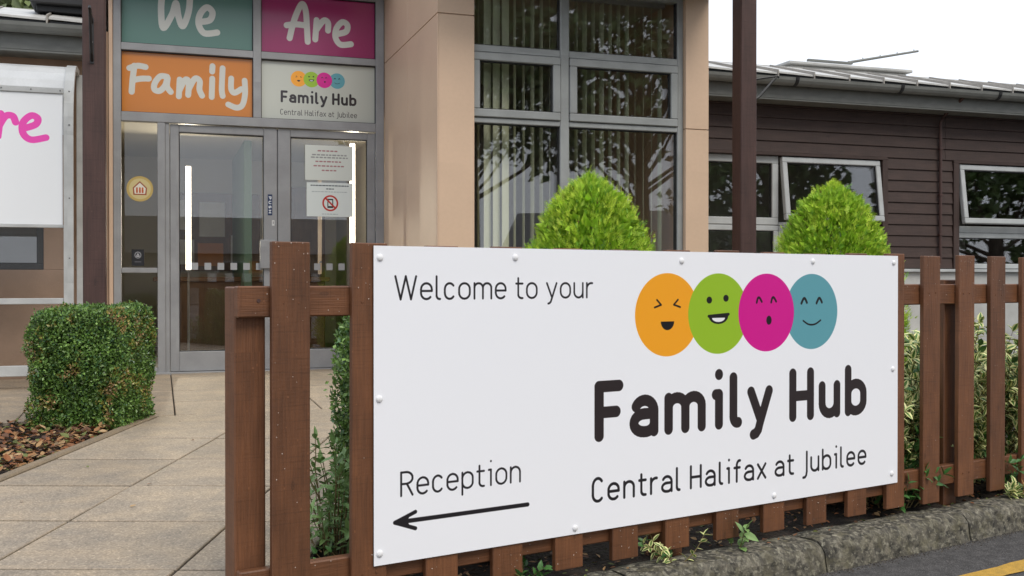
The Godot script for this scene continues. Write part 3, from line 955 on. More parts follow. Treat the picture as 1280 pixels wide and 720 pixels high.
	# --- pier between entrance and bay: core and rainscreen panels with open joints
	var P: Material = M.panel_tan
	var pier := node(bd, "pier")
	bx(pier, "core", 1.806, 2.066, 0.05, 4.2, -0.1, 1.88, P, 0)
	for y in [[0.2, 3.086], [3.093, 4.2]]:
		for w in [[0.003, 0.926], [0.931, 1.894]]: bx(pier, "cladding_panel", 1.794, 1.804, y[0], y[1], w[0], w[1], P, 0.0015)
		bx(pier, "cladding_panel", 1.8045, 2.076, y[0], y[1], 1.882, 1.894, P, 0.0015)
		bx(pier, "cladding_panel", 2.067, 2.076, y[0], y[1], 1.76, 1.8815, P, 0.0015)
	var pier2 := node(bd, "pier")
	bx(pier2, "core", 3.836, 4.02, 0.05, 3.40, 0.02, 1.88, P, 0)
	for y in [[0.2, 2.332], [2.339, 3.40]]:
		bx(pier2, "cladding_panel", 3.826, 4.03, y[0], y[1], 1.882, 1.894, P, 0.0015)
		bx(pier2, "cladding_panel", 4.0205, 4.03, y[0], y[1], 0.02, 1.8815, P, 0.0015)
		bx(pier2, "cladding_panel", 3.826, 3.8355, y[0], y[1], 1.8, 1.8815, P, 0.0015)
	# --- glazed bay (front at z = 1.854)
	var Bm: Material = M.bay_frame
	var bay := node(bd, "bay_window")
	var bz := 1.854
	bx(bay, "mullion", 2.774, 2.846, 0.5, 3.40, bz - 0.08, bz, Bm, 0.005)
	bx(bay, "jamb", 2.0, 2.065, 0.5, 3.40, bz - 0.08, bz - 0.002, Bm, 0.005)
	bx(bay, "jamb", 3.775, 3.825, 0.5, 3.40, bz - 0.08, bz - 0.002, Bm, 0.005)
	for s in [[2.065, 2.774], [2.846, 3.775]]:
		bx(bay, "transom", s[0], s[1], 2.838, 2.892, bz - 0.08, bz - 0.003, Bm, 0.005)
		bx(bay, "transom", s[0], s[1], 2.310, 2.350, bz - 0.08, bz - 0.003, Bm, 0.005)
		bx(bay, "transom", s[0], s[1], 0.5, 0.58, bz - 0.08, bz - 0.003, Bm, 0.005)
		bx(bay, "transom", s[0], s[1], 3.34, 3.40, bz - 0.08, bz - 0.003, Bm, 0.005)
		bx(bay, "pane", s[0] - 0.004, s[1] + 0.004, 2.888, 3.344, bz - 0.048, bz - 0.036, M.glass, 0)
		bx(bay, "pane", s[0] - 0.004, s[1] + 0.004, 0.576, 2.314, bz - 0.048, bz - 0.036, M.glass, 0)
		bx(bay, "inner_pane", s[0] - 0.004, s[1] + 0.004, 2.888, 3.344, bz - 0.072, bz - 0.064, M.glass, 0)
		bx(bay, "inner_pane", s[0] - 0.004, s[1] + 0.004, 0.576, 2.314, bz - 0.072, bz - 0.064, M.glass, 0)
		for g in [[2.892, 2.899], [2.303, 2.310]]: bx(bay, "gasket", s[0], s[1], g[0], g[1], bz - 0.06, bz - 0.02, M.gasket, 0)
		for gx in [s[0], s[1] - 0.007]:
			bx(bay, "gasket", gx, gx + 0.007, 0.58, 2.303, bz - 0.06, bz - 0.02, M.gasket, 0)
			bx(bay, "gasket", gx, gx + 0.007, 2.899, 3.34, bz - 0.06, bz - 0.02, M.gasket, 0)
	window_unit(bd, "casement", 2.069, 2.772, 2.353, 2.834, bz + 0.014, 0.06, M.bay_frame, 0.075)
	window_unit(bd, "casement", 2.849, 3.772, 2.353, 2.834, bz + 0.014, 0.06, M.bay_frame, 0.075)
	bx(bd, "bay_sill", 2.0, 3.83, 0.05, 0.5, bz - 0.2, bz + 0.02, P, 0.003)
	bx(bd, "floor", 2.08, 3.83, FLOOR - 0.05, FLOOR, -2.4, bz - 0.2, M.inner_floor, 0)
	bx(bd, "back_wall", 2.12, 4.02, FLOOR, 3.6, -2.55, -2.4, M.inner_wall, 0)
	bx(bd, "side_wall", 3.85, 4.02, FLOOR, 3.6, -2.4, -0.01, M.inner_wall, 0)
	bx(bd, "ceiling", 2.07, 4.02, 3.402, 3.48, -2.4, 1.9, M.inner_wall, 0)
	# --- roofs over bay and entrance, canopy posts
	bx(bd, "bay_roof", 1.82, 4.052, 3.49, 3.72, -2.6, 2.45, M.soffit, 0.01)
	bx(bd, "eaves_board", 2.08, 4.052, 3.402, 3.488, 1.91, 2.45, M.soffit, 0.006, 0)
	bx(bd, "entrance_roof", -0.62, 1.815, 3.76, 3.98, -4.2, 0.4, M.soffit, 0.01)
	bx(bd, "canopy_beam", -0.62, 4.44, 3.985, 4.15, 1.82, 1.98, M.dark_timber, 0.006, 0)
	for s in [[-0.607, -0.467], [4.279, 4.423]]:
		bx(bd, "canopy_post", s[0], s[1], 0.15, 3.983, 1.83, 1.972, M.dark_timber, 0.006)

	# --- clad wing to the right (plane z = 0)
	var C: Material = M.cladding
	var pitch := 0.1185
	var board_mesh := {}
	for r in 15:
		var y0 := 1.262 + r * pitch
		var spans := [[7.245, 8.098], [10.402, 11.0]] if y0 < 2.44 else [[4.035, 7.998], [8.002, 11.0]]
		for s in spans:
			var b := MB.new()
			b.axis = 0
			b.off = Vector2(rng.randf() * 3, rng.randf() * 3)
			b.sweep_x([Vector2(y0, -0.012), Vector2(y0, 0.016), Vector2(y0 + 0.004, 0.019), Vector2(y0 + pitch - 0.004, 0.006), Vector2(y0 + pitch - 0.004, -0.012)], s[0], s[1])
			part(bd, "weatherboard", b.mesh(), C)
	bx(bd, "sheathing", 7.245, 8.098, 1.24, 2.448, -0.2, -0.014, C, 0)
	bx(bd, "sheathing", 4.035, 11.0, 2.449, 3.1, -0.2, -0.014, C, 0)
	bx(bd, "sheathing", 10.402, 11.0, 1.24, 2.448, -0.2, -0.014, C, 0)
	bx(bd, "plinth", 4.035, 11.0, 0.05, 1.225, -0.2, 0.0, M.plinth, 0.003)
	bx(bd, "ledge", 4.035, 11.0, 1.226, 1.258, -0.2, 0.045, M.pvc_white, 0.004)
	for s in [[4.04, 7.17, 7.24], [8.105, 10.33, 10.40]]:
		bx(bd, "window_trim", s[0], s[2], 2.418, 2.447, -0.11, 0.030, C, 0.003, 0)
		bx(bd, "window_trim", s[1], s[2], 1.26, 2.417, -0.11, 0.030, C, 0.003)
		if s[0] > 5: bx(bd, "window_trim", s[0], s[0] + 0.075, 1.26, 2.417, -0.11, 0.030, C, 0.003)
	var V: Material = M.pvc_white
	window_unit(bd, "window", 4.06, 5.0, 1.265, 1.70, -0.03, 0.055, V)
	window_unit(bd, "window", 5.003, 5.925, 1.265, 1.70, -0.03, 0.055, V)
	window_unit(bd, "window", 5.928, 7.165, 1.265, 1.70, -0.03, 0.055, V)
	window_unit(bd, "window", 4.06, 5.0, 1.705, 2.415, -0.028, 0.075, V)
	window_unit(bd, "window", 5.003, 5.925, 1.705, 2.415, -0.028, 0.075, V)
	window_unit(bd, "window", 8.182, 10.328, 1.265, 1.66, -0.03, 0.055, V)
	bx(bd, "window_head", 5.928, 7.165, 1.702, 1.735, -0.09, -0.03, V, 0.004)
	bx(bd, "window_head", 8.182, 10.328, 1.662, 1.735, -0.09, -0.03, V, 0.004)
	# two top-hung lights propped open
	for s in [[5.94, 7.15], [8.20, 9.28], [9.30, 10.31]]:
		var cs := window_unit(bd, "open_window", s[0] - s[0], s[1] - s[0], -0.655, 0.0, 0.0, 0.058, V, 0.055)
		cs.position = Vector3(s[0], 2.41, 0.012)
		cs.rotation.x = -0.13
	bx(bd, "back_wall", 4.03, 11.0, 0.3, 3.1, -3.2, -3.0, M.inner_wall, 0)
	bx(bd, "side_wall", 4.025, 4.034, 0.3, 3.1, -3.0, -0.2, M.inner_wall, 0)
	bx(bd, "floor", 4.04, 11.0, 0.3, FLOOR, -3.0, -0.2, M.inner_floor, 0)
	bx(bd, "ceiling", 4.04, 11.0, 2.7, 2.75, -3.0, -0.2, M.inner_wall, 0)
	bx(bd, "side_wall", 11.0, 11.2, 0.05, 3.1, -3.2, 0.0, C, 0)
	var pipe := MB.new()
	pipe.tube([Vector3(7.985, 3.08, 0.30), Vector3(7.925, 2.93, 0.10), Vector3(7.915, 2.86, 0.04), Vector3(7.915, 1.30, 0.04)], [0.017, 0.017, 0.017, 0.017], 10)
	var po := part(bd, "downpipe", pipe.mesh(), M.dark_timber)
	for y in [2.55, 2.05, 1.62]: bx(po, "clip", 7.893, 7.937, y, y + 0.022, 0.019, 0.060, M.dark_timber, 0.003)
	# eaves: fascia, gutter, roof sheets, on both wings
	for e in [[4.035, 11.2, 4.05], [-6.0, -0.635, -6.0]]:
		var x0: float = e[0]
		var x1: float = e[1]
		bx(bd, "fascia", x0, x1, 2.955, 3.085, 0.235, 0.262, M.gutter, 0.004, 0)
		bx(bd, "eaves_soffit", x0, x1, 2.94, 2.954, -0.01, 0.262, M.gutter, 0.0, 0)
		var gb := MB.new()
		gb.axis = 0
		var outer := []
		var inn := []
		for k in 9:
			var a := PI * k / 8.0
			outer.append(Vector2(3.145 - sin(a) * 0.075, 0.335 + cos(a) * 0.070))
			inn.append(Vector2(3.145 - sin(a) * 0.070, 0.335 + cos(a) * 0.065))
		inn.reverse()
		gb.sweep_x(outer + inn, x0, x1)
		var gut := part(bd, "gutter", gb.mesh(), M.gutter)
		var gx: float = x0 + 0.55
		while gx < x1:
			var ub := MB.new()
			var o2 := []
			var i2 := []
			for k in 9:
				var a := PI * k / 8.0
				o2.append(Vector2(3.150 - sin(a) * 0.085, 0.335 + cos(a) * 0.080))
				i2.append(Vector2(3.150 - sin(a) * 0.0755, 0.335 + cos(a) * 0.0705))
			i2.reverse()
			ub.sweep_x(o2 + i2, gx, gx + 0.035)
			part(gut, "bracket", ub.mesh(), M.black_metal)
			gx += 1.26
		# metal sheets, each with an upstand at its right edge and an open, shadowed eaves end
		var px := x0
		while px < x1 - 0.1:
			var q := minf(px + 0.42, x1)
			var sh := node(bd, "roof_sheet", Vector3(px, 0, 0))
			var rb := MB.new()
			var lean := 0.012
			for e2 in [0]:
				var fr := [Vector3(0, 3.205 + lean, 0.30), Vector3(q - px - 0.004, 3.205, 0.30), Vector3(q - px - 0.004, 3.205 + 0.24, -0.5), Vector3(0, 3.205 + 0.24 + lean, -0.5)]
				rb.quad(fr[0], fr[1], fr[2], fr[3], Vector3.UP)
				var dn := Vector3(0, -0.018, 0)
				rb.quad(fr[0] + dn, fr[1] + dn, fr[2] + dn, fr[3] + dn, Vector3.DOWN)
				for k in 4: rb.quad(fr[k], fr[(k + 1) % 4], fr[(k + 1) % 4] + dn, fr[k] + dn)
			part(sh, "sheet", rb.mesh(), M.roof_metal)
			var se := MB.new()
			se.sweep_x([Vector2(3.165, 0.312), Vector2(3.232, 0.312), Vector2(3.226 + 0.24, -0.5), Vector2(3.18 + 0.24, -0.5)], q - px - 0.018, q - px - 0.006)
			part(sh, "seam", se.mesh(), M.roof_seam)
			bx(sh, "eaves_shade_strip", 0.004, q - px - 0.03, 3.158, 3.188, 0.262, 0.280, M.black_metal, 0)  # black strip standing in for the shade under the open sheet end
			px += 0.42
		var ri := MB.new()
		ri.sweep_x([Vector2(3.2, -0.505), Vector2(3.46, -0.51), Vector2(3.3, -3.3), Vector2(3.0, -3.3)], x0, x1)
		part(bd, "rear_roof", ri.mesh(), M.roof_metal)
	bx(bd, "eaves_filler", 4.035, 11.2, 3.101, 3.18, -0.3, 0.234, M.gutter, 0)
	bx(bd, "eaves_filler", -6.0, -0.64, 3.201, 3.235, -0.3, 0.1, M.gutter, 0)
	return bd

func in_wall(x: float, y: float, z: float) -> Vector3:    # facade axes to the world
	return WALL_AT + Vector3(x, y, z).rotated(Vector3.UP, WALL_TURN)

func build_entrance_things() -> void:
	# papers on the right-hand door
	var pa := Print.new(256, 190, Color8(214, 220, 214))
	var red := Color8(168, 120, 124)
	var grey := Color8(150, 152, 152)
	var lines := [[70, 176, 30, red], [40, 220, 52, grey], [34, 226, 66, grey], [58, 196, 88, red], [48, 206, 112, red], [92, 164, 136, red]]
	for l in lines:
		var x: float = l[0]
		while x < l[1]:
			var w := rng.randf_range(5, 16)
			pa.line([Vector2(x, l[2]), Vector2(minf(x + w, l[1]), l[2])], 3.6, l[3])
			x += w + 11
	var n1 := thing("paper_notice", "pale paper notice with faint red lines, upper of two on the right door", "notice", in_wall(0, 0, 0), WALL_TURN, "notices on the door glass")
	var m1 := mat("paper_upper", Color(1, 1, 1), 0.8, pa.texture())
	sheet(n1, "paper", 1.09, 1.513, 2.025, 2.335, -0.0405, 0.0006, m1)
	var pb := Print.new(256, 186, Color8(222, 230, 228))
	for l in [[24, 230, 16, Color8(60, 70, 80), 2.6], [110, 150, 34, Color8(60, 70, 80), 2.6], [30, 220, 50, Color8(150, 160, 165), 1.6], [86, 170, 172, Color8(140, 150, 155), 1.6]]:
		var x: float = l[0]
		while x < l[1]:
			var w := rng.randf_range(5, 14)
			pb.line([Vector2(x, l[2]), Vector2(minf(x + w, l[1]), l[2])], l[4], l[3])
			x += w + 7
	pb.disc(Vector2(130, 112), 44, 44, Color8(190, 50, 42))
	pb.disc(Vector2(130, 112), 35, 35, Color8(222, 230, 228))
	pb.area(PackedVector2Array([Vector2(114, 88), Vector2(146, 88), Vector2(146, 138), Vector2(114, 138)]), Color8(25, 28, 32))
	pb.area(PackedVector2Array([Vector2(119, 95), Vector2(141, 95), Vector2(141, 128), Vector2(119, 128)]), Color8(222, 230, 228))
	pb.line([Vector2(103, 84), Vector2(158, 139)], 4.5, Color8(190, 50, 42))
	var n2 := thing("paper_notice", "pale paper notice with a red crossed-out phone symbol, lower on the right door", "notice", in_wall(0, 0, 0), WALL_TURN, "notices on the door glass")
	sheet(n2, "paper", 1.103, 1.515, 1.702, 2.004, -0.0403, 0.0006, mat("paper_lower", Color(1, 1, 1), 0.8, pb.texture()))
	# push sticker: letters turned on their side, read downwards
	var ps := Print.new(48, 200, Color8(22, 44, 84))
	var got := letters("PUSH", 0.09, 0.22)
	for st in got[0]:
		var pts := []
		for p in st: pts.append(Vector2(10 + p.y * 28, 18 + p.x * 164.0 / got[1]))
		ps.line(pts, 3.4, Color8(235, 238, 240))
	var n3 := thing("push_sticker", "narrow dark blue PUSH sticker on the left door's stile", "sticker", in_wall(0, 0, 0), WALL_TURN)
	sheet(n3, "film", 0.764, 0.803, 1.703, 1.885, -0.0185, 0.0008, mat("push_print", Color(1, 1, 1), 0.4, ps.texture()))
	var n4 := thing("small_sticker", "tiny white square sticker below the blue PUSH sticker", "sticker", in_wall(0, 0, 0), WALL_TURN)
	var p4 := Print.new(32, 64, Color8(205, 206, 206))
	p4.line([Vector2(16, 18), Vector2(16, 40)], 4, Color8(90, 90, 92))
	sheet(n4, "film", 0.800, 0.822, 1.612, 1.66, -0.0185, 0.0008, mat("small_print", Color(1, 1, 1), 0.5, p4.texture()))
	# round gold sticker and a dark one on the side light
	var pg := Print.new(256, 256, Color8(190, 164, 96))
	pg.disc(Vector2(128, 128), 104, 104, Color8(206, 190, 136))
	pg.area(PackedVector2Array([Vector2(60, 118), Vector2(128, 50), Vector2(196, 118), Vector2(190, 190), Vector2(66, 190)]), Color8(150, 70, 40))
	pg.area(PackedVector2Array([Vector2(72, 122), Vector2(128, 66), Vector2(184, 122), Vector2(178, 178), Vector2(78, 178)]), Color8(226, 222, 208))
	for x in [100, 128, 154]:
		pg.disc(Vector2(x, 122), 9, 9, Color8(190, 90, 40))
		pg.line([Vector2(x, 138), Vector2(x, 162)], 9, Color8(190, 90, 40))
	var rd := MB.new()
	for k in 36:
		var a := TAU * k / 36
		var b := TAU * (k + 1) / 36
		for q in [Vector2.ZERO, Vector2(cos(b), sin(b)), Vector2(cos(a), sin(a))]:
			rd.v.append(Vector3(q.x * 0.107, q.y * 0.107, 0))
			rd.n.append(Vector3(0, 0, 1))
			rd.uv.append(Vector2(0.5 + q.x * 0.5, 0.5 - q.y * 0.5))
			rd.c.append(Color(1, 1, 1))
	var n5 := thing("round_sticker", "round gold sticker with a house symbol on the side window", "sticker", in_wall(-0.288, 1.905, -0.0345), WALL_TURN)
	part(n5, "film", rd.mesh(), mat("round_print", Color(1, 1, 1), 0.45, pg.texture()))
	var pk := Print.new(96, 128, Color8(24, 24, 28))
	pk.disc(Vector2(48, 44), 26, 26, Color8(150, 152, 156))
	pk.disc(Vector2(48, 44), 20, 20, Color8(50, 50, 56))
	pk.line([Vector2(38, 54), Vector2(48, 34), Vector2(58, 54), Vector2(38, 54)], 3, Color8(190, 190, 195))
	pk.line([Vector2(26, 96), Vector2(70, 96)], 4, Color8(90, 90, 95))
	var n6 := thing("dark_sticker", "small dark sticker with a pale ring, low on the side window", "sticker", in_wall(0, 0, 0), WALL_TURN)
	sheet(n6, "film", -0.355, -0.255, 1.255, 1.395, -0.0345, 0.0008, mat("dark_print", Color(1, 1, 1), 0.45, pk.texture()))
	# hanging-basket brackets on both canopy posts
	for s in [[-0.548, 1.9725, 2.545, 0.0, "black iron bracket on the front of the post left of the entrance"], [4.424, 1.90, 2.57, PI / 2, "black iron bracket on the side of the post before the clad wing"]]:
		var h := thing("hanging_bracket", s[4], "bracket", in_wall(s[0], s[2], s[1]), WALL_TURN + s[3], "brackets on the canopy posts")
		bx(h, "back_plate", -0.012, 0.012, 0.0, 0.30 if s[3] == 0.0 else 0.2, 0.0, 0.006, M.black_metal, 0.001)
		var a := MB.new()
		var top := 0.27 if s[3] == 0.0 else 0.19
		a.tube([Vector3(0, top, 0.004), Vector3(0, top + 0.02, 0.10), Vector3(0, top + 0.045, 0.24), Vector3(0, top + 0.03, 0.25)], [0.009, 0.009, 0.009, 0.009], 6)
		part(h, "arm", a.mesh(), M.black_metal)
		var br := MB.new()
		br.tube([Vector3(0, 0.02, 0.004), Vector3(0, 0.06, 0.07), Vector3(0, top, 0.19), Vector3(0, top + 0.04, 0.23)], [0.010, 0.010, 0.009, 0.009], 6)
		part(h, "brace", br.mesh(), M.black_metal)
		for y in [0.05, 0.14]:
			var sb := MB.new()
			sb.tube([Vector3(0, y, 0.006), Vector3(0, y, 0.009)], [0.006, 0.005], 8)
			part(h, "screw", sb.mesh(), M.cap_white)
	# vertical blinds behind the bay's glass
	var bl := thing("vertical_blind", "pale vertical slat blind hanging behind the tall bay window", "blind", in_wall(0, 0, 0), WALL_TURN)
	bx(bl, "headrail", 2.08, 3.77, 3.345, 3.39, 1.60, 1.64, M.pvc_white, 0.003, 0)
	for k in 23:
		var x := 2.115 + k * 0.0735
		var sb := MB.new()
		sb.box(Vector3(-0.0445, 0.62, -0.0006), Vector3(0.0445, 3.34, 0.0006), 0)
		var o := part(bl, "slat", sb.mesh(), M.blind)
		o.position = Vector3(x, 0, 1.62)
		var turn := 1.5 + rng.randf_range(-0.09, 0.09)
		if k in [2, 3, 4]: turn = 0.6
		if k in [9, 10, 19, 20, 21]: turn = 1.16
		o.rotation.y = turn
	# lit strip lamps in the hall
	for s in [[0.152, 1.246, 2.313, -2.0, "lit white vertical strip lamp seen through the left door"], [1.80, 1.50, 2.58, -1.7, "lit white vertical strip lamp seen through the right door"]]:
		var l := thing("strip_lamp", s[4], "lamp", in_wall(s[0], s[1], s[3]), WALL_TURN, "lamps in the entrance hall")
		bx(l, "tube", -0.026, 0.026, 0, s[2] - s[1], 0, 0.03, M.lit_tube, 0.004)
		bx(l, "bracket", -0.03, 0.03, -0.02, -0.001, -0.05, 0.032, M.frame_grey, 0.002)
		bx(l, "pole", -0.012, 0.012, FLOOR - s[1], -0.021, -0.03, -0.006, M.frame_grey, 0.002)
		var al := AreaLight3D.new()
		al.name = "glow"
		al.area_size = Vector2(0.05, s[2] - s[1])
		al.light_color = Color(1.0, 0.95, 0.84)
		al.light_energy = 1.2
		al.shadow_enabled = true
		l.add_child(al)
		al.position = Vector3(0, (s[2] - s[1]) / 2, 0.034)
		al.rotation.y = PI
	# reception counter and a wooden post-like handrail in the hall
	var dk := thing("reception_counter", "wooden reception counter inside the entrance hall behind the doors", "counter", in_wall(0.75, FLOOR, -2.9), WALL_TURN)
	bx(dk, "front_panel", -0.9, 0.9, 0.0, 0.78, -0.3, 0.28, M.desk_wood, 0.01)
	bx(dk, "worktop", -0.95, 0.95, 0.781, 0.83, -0.34, 0.33, M.desk_wood, 0.008, 0)
	var pb2 := thing("pinboard", "tan pinboard with papers on the hall's back wall", "pinboard", in_wall(0.45, 1.25, -3.99), WALL_TURN)
	bx(pb2, "board", -0.6, 0.6, 0.0, 0.95, 0.0, 0.03, M.desk_wood, 0.005)
	for q in [[-0.5, 0.5, 0.28, 0.36], [-0.12, 0.42, 0.3, 0.42], [0.25, 0.1, 0.25, 0.34], [-0.48, 0.08, 0.3, 0.3]]:
		bx(pb2, "paper", q[0], q[0] + q[2], q[1], q[1] + q[3], 0.0302, 0.032, M.poly_white, 0)
	for q in [[0.27, 0.50, 0.22, 0.3, lin(0.05, 0.28, 0.26)], [-0.14, 0.06, 0.3, 0.28, lin(0.6, 0.22, 0.04)]]:
		bx(pb2, "poster", q[0], q[0] + q[2], q[1], q[1] + q[3], 0.0302, 0.0325, mat("poster_%d" % int(q[1] * 100), q[4], 0.6), 0)
	var hb := thing("push_bar", "upright pale wooden pull bar behind the right door's glass", "handle", in_wall(1.232, 1.19, -0.13), WALL_TURN)
	var tb := MB.new()
	tb.tube([Vector3(0, 0, 0), Vector3(0, 0.95, 0)], [0.017, 0.017], 12)
	part(hb, "bar", tb.mesh(), mat("pale_wood", lin(0.68, 0.52, 0.36), 0.5))
	for y in [0.1, 0.85]: bx(hb, "standoff", -0.008, 0.008, y, y + 0.016, 0.012, 0.078, M.frame_grey, 0.002)

func build_shelter() -> void:
	var w := 0.8
	var sh := thing("shelter", "white framed shelter with curved top and white lettered panel beside the post", "shelter", in_wall(0, 0, 0), WALL_TURN)
	var A: Material = M.alu_white
	# side profile of the end frame: upright, then a quarter curve back over the top
	var prof := func(r: float) -> Array:
		var pts := [Vector2(0.30, w), Vector2(1.4, w), Vector2(2.2, w)]
		for k in 9:
			var a := (PI / 2) * k / 8.0
			pts.append(Vector2(2.25 + (r + 0.22) * sin(a), w - 0.42 + 0.42 * cos(a)))
		pts.append(Vector2(2.25 + r + 0.235, 0.13))
		return pts
	for x in [-0.813, -2.3]:
		var c: Array = prof.call(0.33)
		var mb := MB.new()
		for i in c.size() - 1:
			var d: Vector2 = (c[i + 1] - c[i]).normalized()
			var nn := Vector2(-d.y, d.x) * 0.022
			var nxt: Vector2 = (c[mini(i + 2, c.size() - 1)] - c[i + 1]).normalized() if i + 2 < c.size() else d
			var n2 := Vector2(-nxt.y, nxt.x) * 0.022
			var ring := [c[i] - nn, c[i] + nn, c[i + 1] + n2, c[i + 1] - n2]
			var r0 := []
			var r1 := []
			for p in ring:
				r0.append(Vector3(x, p.x, p.y))
				r1.append(Vector3(x + 0.068, p.x, p.y))
			mb.quad(r0[0], r0[1], r0[2], r0[3], Vector3.LEFT)
			mb.quad(r1[0], r1[1], r1[2], r1[3], Vector3.RIGHT)
			mb.quad(r0[0], r1[0], r1[3], r0[3], Vector3(0, nn.x, nn.y) * -1)
			mb.quad(r0[1], r1[1], r1[2], r0[2], Vector3(0, nn.x, nn.y))
		var fr := part(sh, "end_frame", mb.mesh(), A)
		for y in [0.7, 1.3, 1.75, 2.3, 2.55]:
			var sb := MB.new()
			sb.tube([Vector3(x + 0.04, y, w + 0.012), Vector3(x + 0.04, y, w + 0.026)], [0.006, 0.005], 8)
			part(fr, "screw", sb.mesh(), M.screw)
	for x in [-0.77, -2.27]: bx(sh, "rear_post", x, x + 0.05, 0.30, 2.80, 0.10, 0.15, A, 0.004)
	bx(sh, "rail", -2.23, -0.814, 2.53, 2.575, w - 0.02, w + 0.012, A, 0.004, 0)
	bx(sh, "rail", -2.23, -0.814, 0.955, 1.0, w - 0.02, w + 0.012, A, 0.004, 0)
	bx(sh, "rail", -2.23, -0.814, 0.42, 0.50, w - 0.02, w + 0.012, A, 0.004, 0)
	for k in 7:
		var sb := MB.new()
		var x := -0.835 - k * 0.2
		sb.tube([Vector3(x, 2.553, w + 0.011), Vector3(x, 2.553, w + 0.016)], [0.006, 0.005], 8)
		part(sh, "screw", sb.mesh(), M.screw)
	# lettered panel
	var pr := Print.new(1024, 720, Color8(236, 238, 240))
	var pink := Color8(238, 70, 178)
	var P := func(x: float, y: float) -> Vector2: return Vector2((x - (-2.23)) / 1.41 * 1024, (2.53 - y) / 0.98 * 720)
	# letters end at x = -.87 as in the photograph; the rest of the word stands left of the frame
	var e := func(dx: float, pts: Array) -> void:
		var q := []
		for p in pts: q.append(P.call(-0.99 + dx + p[0], 2.255 + p[1]))
		pr.smooth_line(q, 18, pink)
	e.call(0.0, [[-0.085, 0.01], [-0.015, 0.04], [0.0, 0.085], [-0.045, 0.105], [-0.1, 0.05], [-0.1, -0.03], [-0.045, -0.075], [0.055, -0.055]])
	e.call(-0.17, [[-0.08, 0.11], [-0.1, -0.06]])
	e.call(-0.17, [[-0.1, -0.0], [-0.05, 0.09], [0.0, 0.095], [0.02, 0.05]])
	e.call(-0.42, [[-0.16, -0.06], [-0.1, 0.08], [-0.05, 0.2], [-0.01, 0.1], [0.02, -0.06]])
	e.call(-0.42, [[-0.17, 0.03], [0.03, 0.04]])
	sheet(sh, "lettered_panel", -2.23, -0.82, 1.552, 2.528, w, 0.004, mat("shelter_print", Color(1, 1, 1), 0.3, pr.texture()))
	bx(sh, "rail", -2.23, -0.814, 1.526, 1.551, w - 0.02, w + 0.008, A, 0.003, 0)
	bx(sh, "clear_panel", -2.23, -0.816, 1.001, 1.525, w - 0.006, w - 0.002, M.clear_sheet, 0)
	bx(sh, "clear_panel", -2.23, -0.816, 0.501, 0.954, w - 0.006, w - 0.002, M.clear_sheet, 0)
	# curved white roof sheet
	var c2: Array = prof.call(0.31)
	var rf := MB.new()
	for i in range(2, c2.size() - 1):
		rf.quad(Vector3(-2.23, c2[i].x + 0.03, c2[i].y - 0.008), Vector3(-0.815, c2[i].x + 0.03, c2[i].y - 0.008), Vector3(-0.815, c2[i + 1].x + 0.03, c2[i + 1].y - 0.008), Vector3(-2.23, c2[i + 1].x + 0.03, c2[i + 1].y - 0.008), Vector3(0, 1, 0.3))
		rf.quad(Vector3(-2.23, c2[i].x + 0.025, c2[i].y - 0.012), Vector3(-0.815, c2[i].x + 0.025, c2[i].y - 0.012), Vector3(-0.815, c2[i + 1].x + 0.025, c2[i + 1].y - 0.012), Vector3(-2.23, c2[i + 1].x + 0.025, c2[i + 1].y - 0.012), Vector3(0, -1, -0.3))
	part(sh, "roof_sheet", rf.mesh(), M.poly_white)

func build_roof_things() -> void:
	var v := thing("roof_vent", "low pale ridge vent on the clad wing's metal roof", "vent", in_wall(6.48, 3.47, -0.65), WALL_TURN)
	bx(v, "curb", 0, 1.55, -0.06, 0.05, -0.3, 0.0, M.plinth, 0.01)
	bx(v, "lid", -0.05, 1.6, 0.051, 0.085, -0.35, 0.05, M.plinth, 0.008)
	var p := thing("roof_pole", "thin grey pole sloping up above the clad wing's roof", "pole", in_wall(7.42, 3.655, -0.9), WALL_TURN)
	var t := MB.new()
	t.tube([Vector3(0, 0, 0), Vector3(0.98, 0.20, 0)], [0.016, 0.013], 8)
	part(p, "rod", t.mesh(), M.gutter)
	bx(p, "foot", -0.55, 0.05, -0.022, 0.004, -0.02, 0.02, M.gutter, 0.003, 0)
	for k in 4:
		var kk := MB.new()
		var x := 0.2 + k * 0.24
		kk.tube([Vector3(x, x * 0.204 + 0.005, 0), Vector3(x, x * 0.204 + 0.03, 0)], [0.006, 0.004], 6)
		part(p, "clip", kk.mesh(), M.gutter)
	var r := thing("roof_unit", "black box on the left wing's roof edge beside the post", "roof unit", in_wall(-1.12, 3.36, -0.05), WALL_TURN)
	bx(r, "casing", 0.0, 0.45, 0.02, 0.12, -0.3, 0.12, M.black_metal, 0.01)
	bx(r, "stand", 0.04, 0.41, -0.03, 0.019, -0.2, 0.05, M.black_metal, 0.004)

